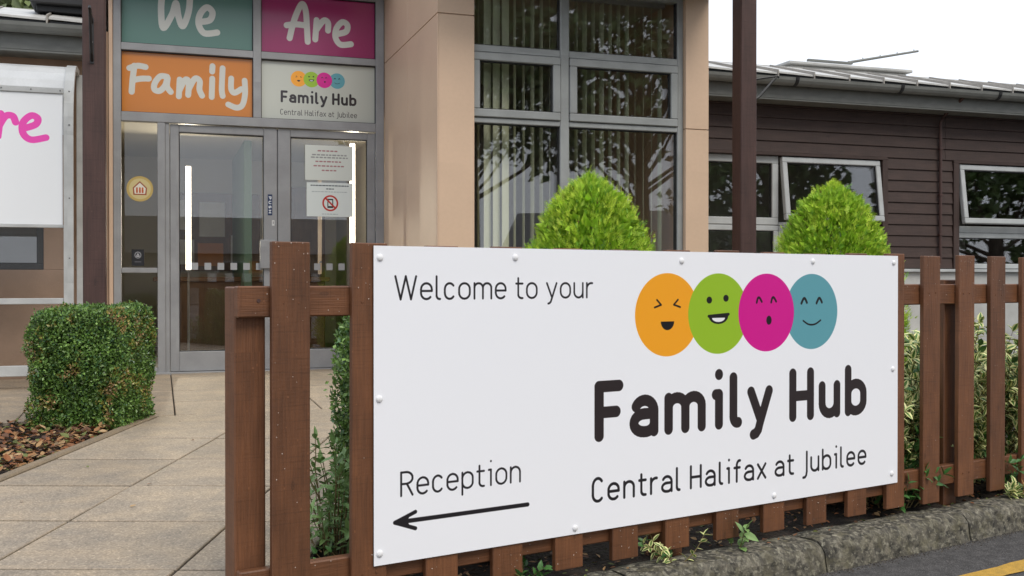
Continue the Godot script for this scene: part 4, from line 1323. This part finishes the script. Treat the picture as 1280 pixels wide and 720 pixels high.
# ---------------------------------------------------------------- plants
func hedge(called: String, label: String, at: Vector3, size: Vector3, leaves: int, seed_: int, pale: float) -> void:
	rng.seed = seed_
	var o := thing(called, label, "hedge", at, 0.0, "clipped box hedges beside the path")
	var nz := noise(seed_, 4.0, 3)
	var mb := MB.new()
	var h := size / 2
	for k in leaves:
		# a point on a box with rounded edges, then pushed in a little
		var q := Vector3(rng.randf_range(-1, 1), rng.randf_range(-1, 1), rng.randf_range(-1, 1))
		var fc := rng.randi() % 5
		if fc == 0: q.y = 1.0
		else: q[0 if fc < 3 else 2] = 1.0 if fc % 2 else -1.0
		var ya := maxf(q.y, 0.0)
		q /= pow(pow(absf(q.x), 9.0) + pow(ya, 9.0) + pow(absf(q.z), 9.0), 1.0 / 9.0)
		q.y = maxf(q.y, -1.0)
		var bump := 1.0 + 0.10 * nz.get_noise_3dv(q * 0.22) + 0.09 * nz.get_noise_3dv(q * 0.6)
		var depth := pow(rng.randf(), 2.0) * 0.22
		var p := Vector3(q.x * h.x, q.y * h.y, q.z * h.z) * Vector3(bump - depth, bump - depth if q.y > 0 else 1.0, bump - depth)
		if rng.randf() < 0.05: p *= rng.randf_range(1.0, 1.06)
		p.y += h.y
		if p.y < 0.02: continue
		var outw := (q + Vector3(rng.randfn(), rng.randfn(), rng.randfn()) * 0.55).normalized()
		var along := (outw * 0.5 + Vector3(rng.randfn(), rng.randfn() + 0.4, rng.randfn()) * 0.7).normalized()
		var patch := nz.get_noise_3dv(q * 0.35 + Vector3(9, 2, 4))
		var g := rng.randf_range(0.7, 1.35) * (1.0 + 0.5 * nz.get_noise_3dv(q * 0.5 + Vector3(3, 7, 1)))
		var tint := Color(0.095 * g, 0.18 * g, 0.036 * g)
		if rng.randf() < 0.25: tint = Color(0.18 * g, 0.30 * g, 0.07 * g)
		if rng.randf() < 0.12: tint = Color(0.05 * g, 0.12 * g, 0.045 * g)
		if patch > 0.38 and rng.randf() < pale * 0.6: tint = Color(0.34 * g, 0.22 * g, 0.10 * g)
		elif patch > 0.2 and rng.randf() < pale * 0.5: tint = Color(0.24 * g, 0.22 * g, 0.05 * g)
		var l := rng.randf_range(0.014, 0.024)
		mb.leaf(p, along, outw, l, l * 0.62, tint, null, rng.randf_range(-0.1, 0.25))
	part(o, "foliage", mb.mesh(), M.box_leaf)
	var st := MB.new()
	for k in 26:
		st.col = Color(0.08, 0.055, 0.035)
		var a := rng.randf() * TAU
		var e := Vector3(cos(a) * h.x * rng.randf_range(0.3, 0.8), rng.randf_range(0.35, 0.85) * size.y, sin(a) * h.z * rng.randf_range(0.3, 0.8))
		st.tube([Vector3(cos(a) * 0.03, -0.03, sin(a) * 0.03), e * Vector3(0.4, 0.5, 0.4), e], [0.012, 0.008, 0.003], 5, false)
	part(o, "stems", st.mesh(), M.bark)
	var core := MB.new()
	for k in leaves / 3:
		var p := Vector3(rng.randf_range(-1, 1) * h.x, rng.randf_range(0.06, 1.9) * h.y, rng.randf_range(-1, 1) * h.z) * Vector3(0.78, 0.9, 0.78)
		var al := Vector3(rng.randfn(), rng.randfn(), rng.randfn()).normalized()
		core.leaf(p, al, Vector3(rng.randfn(), rng.randfn(), rng.randfn()).normalized(), 0.04, 0.03, Color(0.095, 0.18, 0.036) * rng.randf_range(0.7, 1.35))
	part(o, "inner_foliage", core.mesh(), M.box_leaf)

func conifer(label: String, at: Vector3, tall: float, wide: float, seed_: int) -> void:
	rng.seed = seed_
	var o := thing("conifer", label, "shrub", at, rng.randf() * 3.0, "clipped golden conifers behind the sign")
	var nz := noise(seed_, 2.2, 3)
	var mb := MB.new()
	# radius of the clipped dome at a height (0 ground, 1 top)
	var rad := func(t: float) -> float:
		if t < 0.2: return wide * lerpf(0.7, 1.0, t / 0.2)
		var u := (t - 0.2) / 0.8
		return wide * pow(maxf(0.0, 1.0 - pow(u, 2.5)), 0.66)
	for k in 27000:
		var t := 1.0 - pow(rng.randf(), 0.8)
		if rng.randf() < 0.1: t = rng.randf_range(0.86, 1.0)
		var a := rng.randf() * TAU
		var r: float = rad.call(t)
		var dirr := Vector3(cos(a), 0, sin(a))
		var lump := 1.0 + 0.16 * nz.get_noise_3dv(Vector3(dirr.x, t * 2.2, dirr.z) * 1.3) + 0.16 * nz.get_noise_3dv(Vector3(dirr.x, t * 2.2, dirr.z) * 3.6)
		var inset := pow(rng.randf(), 1.7) * 0.10
		if rng.randf() < 0.035: inset = -0.03 * rng.randf()
		var p := dirr * maxf(0.0, r * lump - inset) + Vector3(0, t * tall * (1.0 + 0.03 * nz.get_noise_2d(a * 3.0, t)), 0)
		var slope := clampf((t - 0.45) * 1.4, 0.0, 1.0)
		var along := (dirr * lerpf(0.75, 0.35, slope) + Vector3(0, lerpf(0.75, 1.1, slope), 0) + Vector3(rng.randfn(), rng.randfn() * 0.5, rng.randfn()) * 0.33).normalized()
		var side := along.cross(Vector3(rng.randfn(), rng.randfn(), rng.randfn())).normalized()
		var up := side.cross(along)
		var g := rng.randf_range(0.72, 1.25)
		var yel := clampf(0.5 + 0.9 * nz.get_noise_3dv(p * 2.0) + rng.randfn() * 0.22, 0, 1)
		var tint := Color(0.29, 0.52, 0.035).lerp(Color(0.60, 0.74, 0.075), yel) * g
		if rng.randf() < 0.12: tint = Color(0.16, 0.36, 0.03) * g
		if rng.randf() < 0.012: tint = Color(0.22, 0.12, 0.05)
		tint.a = 1
		var l := rng.randf_range(0.021, 0.042)
		if rng.randf() < 0.08: l *= 1.8
		# a flat spray: axis with short pairs of scaly branchlets
		var d := up * 0.0035
		mb.col = tint
		mb.tri(p - side * 0.003, p + along * l, p + side * 0.003)
		for q in 4:
			var b := p + along * l * (0.1 + 0.2 * q)
			var len2 := l * (0.46 - 0.075 * q)
			for s in [-1.0, 1.0]:
				var e: Vector3 = b + (along * 0.75 + side * s * 0.72 + up * rng.randf_range(-0.25, 0.25)).normalized() * len2
				var mid: Vector3 = (b + e) / 2
				var wv: Vector3 = (along * 0.7 - side * s * 0.7) * len2 * 0.095
				mb.tri(b, mid + wv, e)
				mb.tri(b, e, mid - wv)
	part(o, "foliage", mb.mesh(), M.conifer_leaf)
	var st := MB.new()
	st.col = Color(0.10, 0.06, 0.04)
	st.tube([Vector3(0, -0.1, 0), Vector3(0, tall * 0.5, 0), Vector3(0.01, tall * 0.9, 0)], [0.035, 0.02, 0.006], 7, false)
	part(o, "trunk", st.mesh(), M.bark)
	var inn := MB.new()
	for k in 2600:
		var t := rng.randf() * 0.93
		var a := rng.randf() * TAU
		var r: float = rad.call(t) * sqrt(rng.randf()) * 0.86
		var g := rng.randf_range(0.6, 1.2)
		inn.leaf(Vector3(cos(a) * r, t * tall, sin(a) * r), Vector3(cos(a), 0.7 + rng.randfn() * 0.5, sin(a)).normalized(), Vector3(rng.randfn(), rng.randfn(), rng.randfn()).normalized(), 0.09, 0.05, Color(0.36 * g, 0.56 * g, 0.045 * g))
	part(o, "inner_foliage", inn.mesh(), M.conifer_leaf)

func sprig(mb: MB, st: MB, base: Vector3, dirn: Vector3, length: float, n: int, leaf_l: float, leaf_w: float, tint: Callable) -> void:
	var pts := []
	var rads := []
	var p := base
	var d := dirn.normalized()
	for k in n + 1:
		pts.append(p)
		rads.append(lerpf(0.0028, 0.0012, k / float(n)))
		d = (d + Vector3(rng.randfn(), rng.randfn(), rng.randfn()) * 0.10).normalized()
		p += d * length / n
	st.tube(pts, rads, 4, false)
	for k in range(1, n + 1):
		var a := rng.randf() * TAU
		for s in 2:
			var sd := d.cross(Vector3(cos(a), 0.3, sin(a))).normalized() * (1 if s == 0 else -1)
			var al := (sd + d * rng.randf_range(0.2, 0.7)).normalized()
			var tc: Array = tint.call()
			var l := leaf_l * rng.randf_range(0.7, 1.2)
			mb.leaf(pts[k], al, (Vector3.UP + d * 0.5 + Vector3(rng.randfn(), rng.randfn(), rng.randfn()) * 0.35).normalized(), l, l * leaf_w, tc[0], tc[1], rng.randf_range(0.0, 0.35), true)
	var tc2: Array = tint.call()
	mb.leaf(pts[n], d, Vector3(rng.randfn(), 1, rng.randfn()).normalized(), leaf_l, leaf_l * leaf_w, tc2[0], tc2[1], 0.1, true)

func sprig_plant(called: String, label: String, category: String, group: String, at: Vector3, spread: float, tall: float, sprigs: int, leaf_l: float, leaf_w: float, tint: Callable, seed_: int, upright := 0.8) -> void:
	rng.seed = seed_
	var o := thing(called, label, category, at, 0.0, group)
	var mb := MB.new()
	var st := MB.new()
	st.col = Color(0.16, 0.12, 0.05)
	for k in sprigs:
		var a := rng.randf() * TAU
		var rr := sqrt(rng.randf())
		var hh := tall * rng.randf_range(0.15, 0.95) * (1.0 - 0.25 * rr)
		var b := Vector3(cos(a) * rr * spread * 0.75, maxf(0.01, hh - 0.12), sin(a) * rr * spread * 0.75)
		if sprigs <= 8: b = Vector3(cos(a) * 0.02, 0, sin(a) * 0.02)
		var len2 := rng.randf_range(0.10, 0.2) if sprigs > 8 else tall * rng.randf_range(0.7, 1.1)
		sprig(mb, st, b, Vector3(cos(a) * (1.0 - upright + 0.3 * rr), upright, sin(a) * (1.0 - upright + 0.3 * rr)), len2, 4 if sprigs > 8 else 5, leaf_l, leaf_w, tint)
		if sprigs <= 8:
			part(o, "stem", st.mesh(), M.bark)
			st = MB.new()
			st.col = Color(0.16, 0.12, 0.05)
		elif rng.randf() < 0.4: st.tube([Vector3(b.x * 0.3, 0, b.z * 0.3), b], [0.004, 0.0025], 4, false)
	part(o, "leaves", mb.mesh(), M.shrub_leaf)
	if sprigs > 8: part(o, "stems", st.mesh(), M.bark)

func at_fence(s: float, w: float) -> Vector3:
	var p := FENCE_AT + Vector3(s, 0, w).rotated(Vector3.UP, FENCE_TURN)
	p.y = bed_y(p.x, p.z)
	return p

func build_plants() -> void:
	hedge("box_hedge", "square clipped box hedge on the leaf-strewn bed left of the path", Vector3(-2.485, 0.27, -6.2), Vector3(0.575, 0.70, 0.54), 40000, 101, 0.75)
	hedge("box_hedge", "clipped box hedge seen between pickets just left of the sign", Vector3(-0.30, 0.15, -4.02), Vector3(0.66, 0.84, 0.62), 42000, 102, 0.0)
	conifer("golden clipped conifer above the sign before the bay window", Vector3(0.446, 0.12, -6.0), 1.59, 0.465, 201)
	conifer("golden clipped conifer above the sign before the clad wing", Vector3(2.085, 0.12, -6.8), 1.62, 0.465, 202)
	var vari := func() -> Array:
		var g := rng.randf_range(0.75, 1.2)
		if rng.randf() < 0.15: return [Color(0.05 * g, 0.13 * g, 0.03 * g), null]
		return [Color(0.10 * g, 0.22 * g, 0.04 * g), Color(0.84 * g, 0.81 * g, 0.38 * g)]
	var green := func() -> Array:
		var g := rng.randf_range(0.7, 1.3)
		return [Color(0.05 * g, 0.14 * g, 0.03 * g), null]
	var dull := func() -> Array:
		var g := rng.randf_range(0.7, 1.3)
		if rng.randf() < 0.3: return [Color(0.16 * g, 0.07 * g, 0.05 * g), null]
		return [Color(0.08 * g, 0.10 * g, 0.045 * g), null]
	var gr := "shrubs behind the picket fence"
	sprig_plant("variegated_shrub", "yellow and green variegated shrub right behind the sign's right end", "shrub", gr, at_fence(2.50, -0.42), 0.36, 0.74, 380, 0.055, 0.55, vari, 301)
	sprig_plant("variegated_shrub", "yellow and green variegated shrub behind the third and fourth pickets right of the sign", "shrub", gr, at_fence(3.12, -0.46), 0.42, 0.84, 420, 0.055, 0.55, vari, 302)
	sprig_plant("variegated_shrub", "yellow and green variegated shrub at the photo's right edge behind the fence", "shrub", gr, at_fence(3.72, -0.48), 0.42, 0.90, 420, 0.055, 0.55, vari, 303)
	sprig_plant("dull_shrub", "sparse reddish green shrub rising behind the variegated shrubs", "shrub", gr, at_fence(2.95, -1.2), 0.35, 0.98, 90, 0.03, 0.4, dull, 304)
	sprig_plant("dark_shrub", "low dark green leafy plant at the foot of the fence right of the sign", "shrub", gr, at_fence(2.62, -0.22), 0.22, 0.26, 40, 0.05, 0.5, green, 305)
	sprig_plant("dark_shrub", "low dark green ground plant inside the fence below the variegated shrubs", "shrub", gr, at_fence(3.45, -0.26), 0.3, 0.22, 40, 0.045, 0.5, green, 306)
	# in the gap left of the sign
	var soft := func() -> Array:
		var g := rng.randf_range(0.8, 1.3)
		return [Color(0.17 * g, 0.28 * g, 0.09 * g), null]
	var p := Vector3(-0.58, 0, -3.42)
	p.y = bed_y(p.x, p.z)
	sprig_plant("leafy_weed", "straggly pale green leafy plant between the pickets left of the sign", "plant", "plants by the path's edge", p, 0.15, 0.46, 55, 0.05, 0.38, soft, 307, 0.85)
	p = Vector3(-0.52, 0, -3.28)
	p.y = bed_y(p.x, p.z)
	sprig_plant("ground_plant", "low tuft of dark green leaves on the soil left of the sign", "plant", "plants by the path's edge", p, 0.09, 0.13, 26, 0.03, 0.5, green, 308, 0.6)
	# sprigs along the foot of the fence
	for q in [[1.19, 0.01, 0.13, 6, vari, "creeping variegated sprig spilling under the sign's lower edge"], [1.515, -0.01, 0.12, 2, soft, "single upright seedling with pale leaves under the sign"], [2.80, -0.12, 0.14, 3, green, "bright green seedling on the lower rail right of the sign"], [0.55, -0.06, 0.1, 6, green, "dark green sprig under the sign's lower left pickets"], [3.28, 0.01, 0.07, 3, vari, "pale sprig at the fence foot near the photo's right edge"]]:
		var b := at_fence(q[0], q[1])
		if q[0] == 2.80: b.y = 0.28
		sprig_plant("seedling", q[5], "plant", "seedlings at the foot of the fence", b, 0.08, q[2], q[3], 0.032 if q[3] > 3 else 0.05, 0.55, q[4], 310 + int(q[0] * 10), 0.6 if q[3] > 3 else 0.9)
	# fallen leaves
	rng.seed = 77
	var fn := Vector2(sin(WALL_TURN), cos(WALL_TURN))
	var lf := MB.new()
	for k in 5200:
		var x := -2.27 - pow(rng.randf(), 1.2) * 1.5
		var z := rng.randf_range(-6.5, -3.6)
		if (Vector2(x, z) - Vector2(WALL_AT.x, WALL_AT.z)).dot(fn) < 2.56: continue
		fallen(lf, Vector3(x, path_y(Vector2(x, z)) - 0.02 + rng.randf() * 0.035, z), 0.042)
	tag(part(self, "fallen_leaves", lf.mesh(), M.litter_leaf), "brown and orange fallen leaves covering the bed by the path", "leaves", "", "stuff")
	var l2 := MB.new()
	for k in 900:
		var p2 := at_fence(rng.randf_range(-0.2, 4.2), rng.randf_range(-0.5, 0.02))
		fallen(l2, p2 + Vector3(0, rng.randf() * 0.015, 0), 0.024)
	for k in 60:      # a few on the path and kerb
		var x := rng.randf_range(-2.2, -0.7)
		var z := rng.randf_range(-6.2, -3.0)
		if rng.randf() < 0.75: continue
		fallen(l2, Vector3(x, path_y(Vector2(x, z)) + 0.004, z), 0.02)
	tag(part(self, "leaf_litter", l2.mesh(), M.litter_leaf), "small dead leaves scattered on the soil along the fence", "leaves", "", "stuff")
	var cl := thing("curled_leaf", "curled tan dead leaf on the kerb at the photo's right edge", "leaf", at_fence(3.29, 0.045) + Vector3(0, 0.035, 0), 0.4)
	var cm := MB.new()
	cm.leaf(Vector3.ZERO, Vector3(0.3, 0.9, 0.2).normalized(), Vector3(0.6, 0.1, 0.8).normalized(), 0.06, 0.045, Color(0.5, 0.27, 0.09), null, 0.5, true)
	part(cl, "blade", cm.mesh(), M.litter_leaf)

func tree(label: String, at: Vector3, tall: float, wide: float, seed_: int, leaves: int, group: String, tone: Color, low := 0.25) -> void:
	rng.seed = seed_
	var o := thing("tree", label, "tree", at, 0.0, group)
	var tb := MB.new()
	tb.col = Color(0.09, 0.07, 0.05)
	tb.tube([Vector3(0, -0.2, 0), Vector3(0.05, tall * 0.3, 0.03), Vector3(-0.04, tall * 0.6, 0), Vector3(0, tall * 0.9, 0)], [tall * 0.03, tall * 0.022, tall * 0.013, 0.03], 9, false)
	var clumps := []
	for k in 34:
		var a := rng.randf() * TAU
		var h := rng.randf_range(low, 1.0)
		var r: float = wide * sqrt(rng.randf()) * sin(PI * clampf(0.12 + 0.8 * (1.0 - h), 0.0, 1.0) * 0.62 + 0.2)
		var c := Vector3(cos(a) * r, h * tall, sin(a) * r)
		clumps.append([c, rng.randf_range(0.10, 0.2) * tall])
		tb.tube([Vector3(0, h * tall * 0.62, 0), Vector3(c.x * 0.5, h * tall * 0.78, c.z * 0.5), c], [0.07, 0.045, 0.015], 5, false)
	part(o, "trunk", tb.mesh(), M.bark)
	var mb := MB.new()
	for k in leaves:
		var c: Array = clumps[rng.randi() % clumps.size()]
		var d := Vector3(rng.randfn(), rng.randfn() * 0.7, rng.randfn())
		var p: Vector3 = c[0] + d.normalized() * c[1] * pow(rng.randf(), 0.4)
		var g := rng.randf_range(0.6, 1.3)
		var l := rng.randf_range(0.22, 0.38)
		mb.leaf(p, Vector3(rng.randfn(), rng.randfn() - 0.3, rng.randfn()).normalized(), Vector3(rng.randfn(), 1.2, rng.randfn()).normalized(), l, l * 0.7, Color(tone.r * g, tone.g * g, tone.b * g))
	part(o, "crown", mb.mesh(), M.tree_leaf)

func build_surroundings() -> void:
	# what the panes mirror: trees across the road and a low house
	var gr := "trees across the road mirrored in the windows"
	var k := 0
	for q in [[11.5, 9.0, 10.5, 3.6], [15.5, 6.5, 10.0, 3.8], [18.5, 2.0, 9.0, 3.6], [23.0, -2.5, 9.0, 3.6], [14.0, 13.0, 11.0, 3.8]]:
		tree(["dark tree mirrored in the bay window's left panes", "dark tree mirrored in the bay window's right panes", "dark tree mirrored in the clad wing's left windows", "dark tree mirrored in the clad wing's far window", "tall dark tree mirrored high in the bay window"][k], Vector3(q[0], 0, q[1]), q[2], q[3], 400 + k, [3600, 3600, 6000, 6000, 3600][k], gr, Color(0.10, 0.16, 0.045), [0.5, 0.45, 0.2, 0.2, 0.5][k])
		k += 1
	tree("leafy tree showing above the left wing's roof", Vector3(-8.0, 0.3, -19.0), 7.5, 2.6, 420, 9000, "trees behind the building", Color(0.16, 0.2, 0.08))
	tree("leafy tree showing at the far left above the roof", Vector3(-11.5, 0.3, -20.0), 6.6, 2.6, 421, 9000, "trees behind the building", Color(0.16, 0.2, 0.08))
	var h := thing("house", "low rendered house across the road mirrored in the entrance doors", "house", Vector3(15.0, 0, 31.0), 0.3)
	bx(h, "wall", -6, 6, 0, 2.5, 0, 6, mat("house_wall", lin(0.30, 0.27, 0.23), 0.9), 0.01)
	var rf := MB.new()
	rf.sweep_x([Vector2(2.45, -0.4), Vector2(4.4, 3.0), Vector2(2.45, 6.4)], -6.3, 6.3)
	part(h, "roof", rf.mesh(), mat("slate", lin(0.10, 0.105, 0.12), 0.7))
	for x in [-4.5, -1.6, 1.2, 4.0]:
		var w := bx(h, "window", x, x + 1.3, 1.0, 2.1, -0.03, 0.02, M.pvc_white, 0.005)
		bx(w, "pane", x + 0.08, x + 1.22, 1.08, 2.02, -0.045, -0.031, M.black_metal, 0)
	var h2 := thing("house", "long low house with an orange gable band mirrored low in the bay window", "house", Vector3(31.0, 0, 19.0), 0.95)
	bx(h2, "wall", -9, 9, 0, 2.4, 0, 6, M.house_wall, 0.01)
	var rf2 := MB.new()
	rf2.sweep_x([Vector2(2.35, -0.4), Vector2(4.6, 3.0), Vector2(2.35, 6.4)], -9.3, 9.3)
	part(h2, "roof", rf2.mesh(), M.slate)
	bx(h2, "band", -4.0, 3.0, 1.9, 2.35, -0.06, -0.01, mat("orange_band", lin(0.62, 0.33, 0.06), 0.7), 0.01)
	for x in [-7.5, -3.2, 0.4, 5.0]:
		var w2 := bx(h2, "window", x, x + 1.5, 0.8, 1.85, -0.03, 0.02, M.pvc_white, 0.005)
		bx(w2, "pane", x + 0.08, x + 1.42, 0.88, 1.77, -0.045, -0.031, M.black_metal, 0)
	bx(h, "door", -0.1, 0.8, 0.05, 2.1, -0.04, 0.0, mat("orange_door", lin(0.6, 0.25, 0.05), 0.6), 0.01)

func _ready() -> void:
	rng.seed = 7
	var cam := Camera3D.new()
	cam.name = "camera"
	add_child(cam)
	cam.position = Vector3(0, 1.13, 0)
	cam.rotation_degrees = Vector3(-0.395, 0, 0)
	cam.fov = 30.85
	cam.far = 600
	cam.near = 0.05
	cam.current = true
	var env := Environment.new()
	env.background_mode = Environment.BG_SKY
	var sky := Sky.new()
	var sm := ProceduralSkyMaterial.new()
	sm.sky_top_color = Color(0.87, 0.90, 0.95)
	sm.sky_horizon_color = Color(0.92, 0.94, 0.97)
	sm.ground_bottom_color = Color(0.32, 0.32, 0.31)
	sm.ground_horizon_color = Color(0.5, 0.5, 0.5)
	sm.sky_curve = 0.2
	sm.sun_angle_max = 1.0
	sky.sky_material = sm
	env.sky = sky
	env.tonemap_mode = Environment.TONE_MAPPER_LINEAR
	env.tonemap_exposure = 1.44
	env.sdfgi_enabled = true
	env.ssao_enabled = true
	env.ssil_enabled = true
	var we := WorldEnvironment.new()
	we.name = "environment"
	we.environment = env
	add_child(we)
	var sun := DirectionalLight3D.new()
	sun.name = "sun"
	sun.light_energy = 0.5
	sun.light_color = Color(1.0, 0.98, 0.95)
	sun.light_angular_distance = 30.0
	sun.shadow_enabled = true
	add_child(sun)
	sun.rotation_degrees = Vector3(-50, 42, 0)

	make_materials()
	build_ground()
	build_building()
	build_fence()
	build_shelter()
	build_entrance_things()
	build_roof_things()
	build_plants()
	build_surroundings()
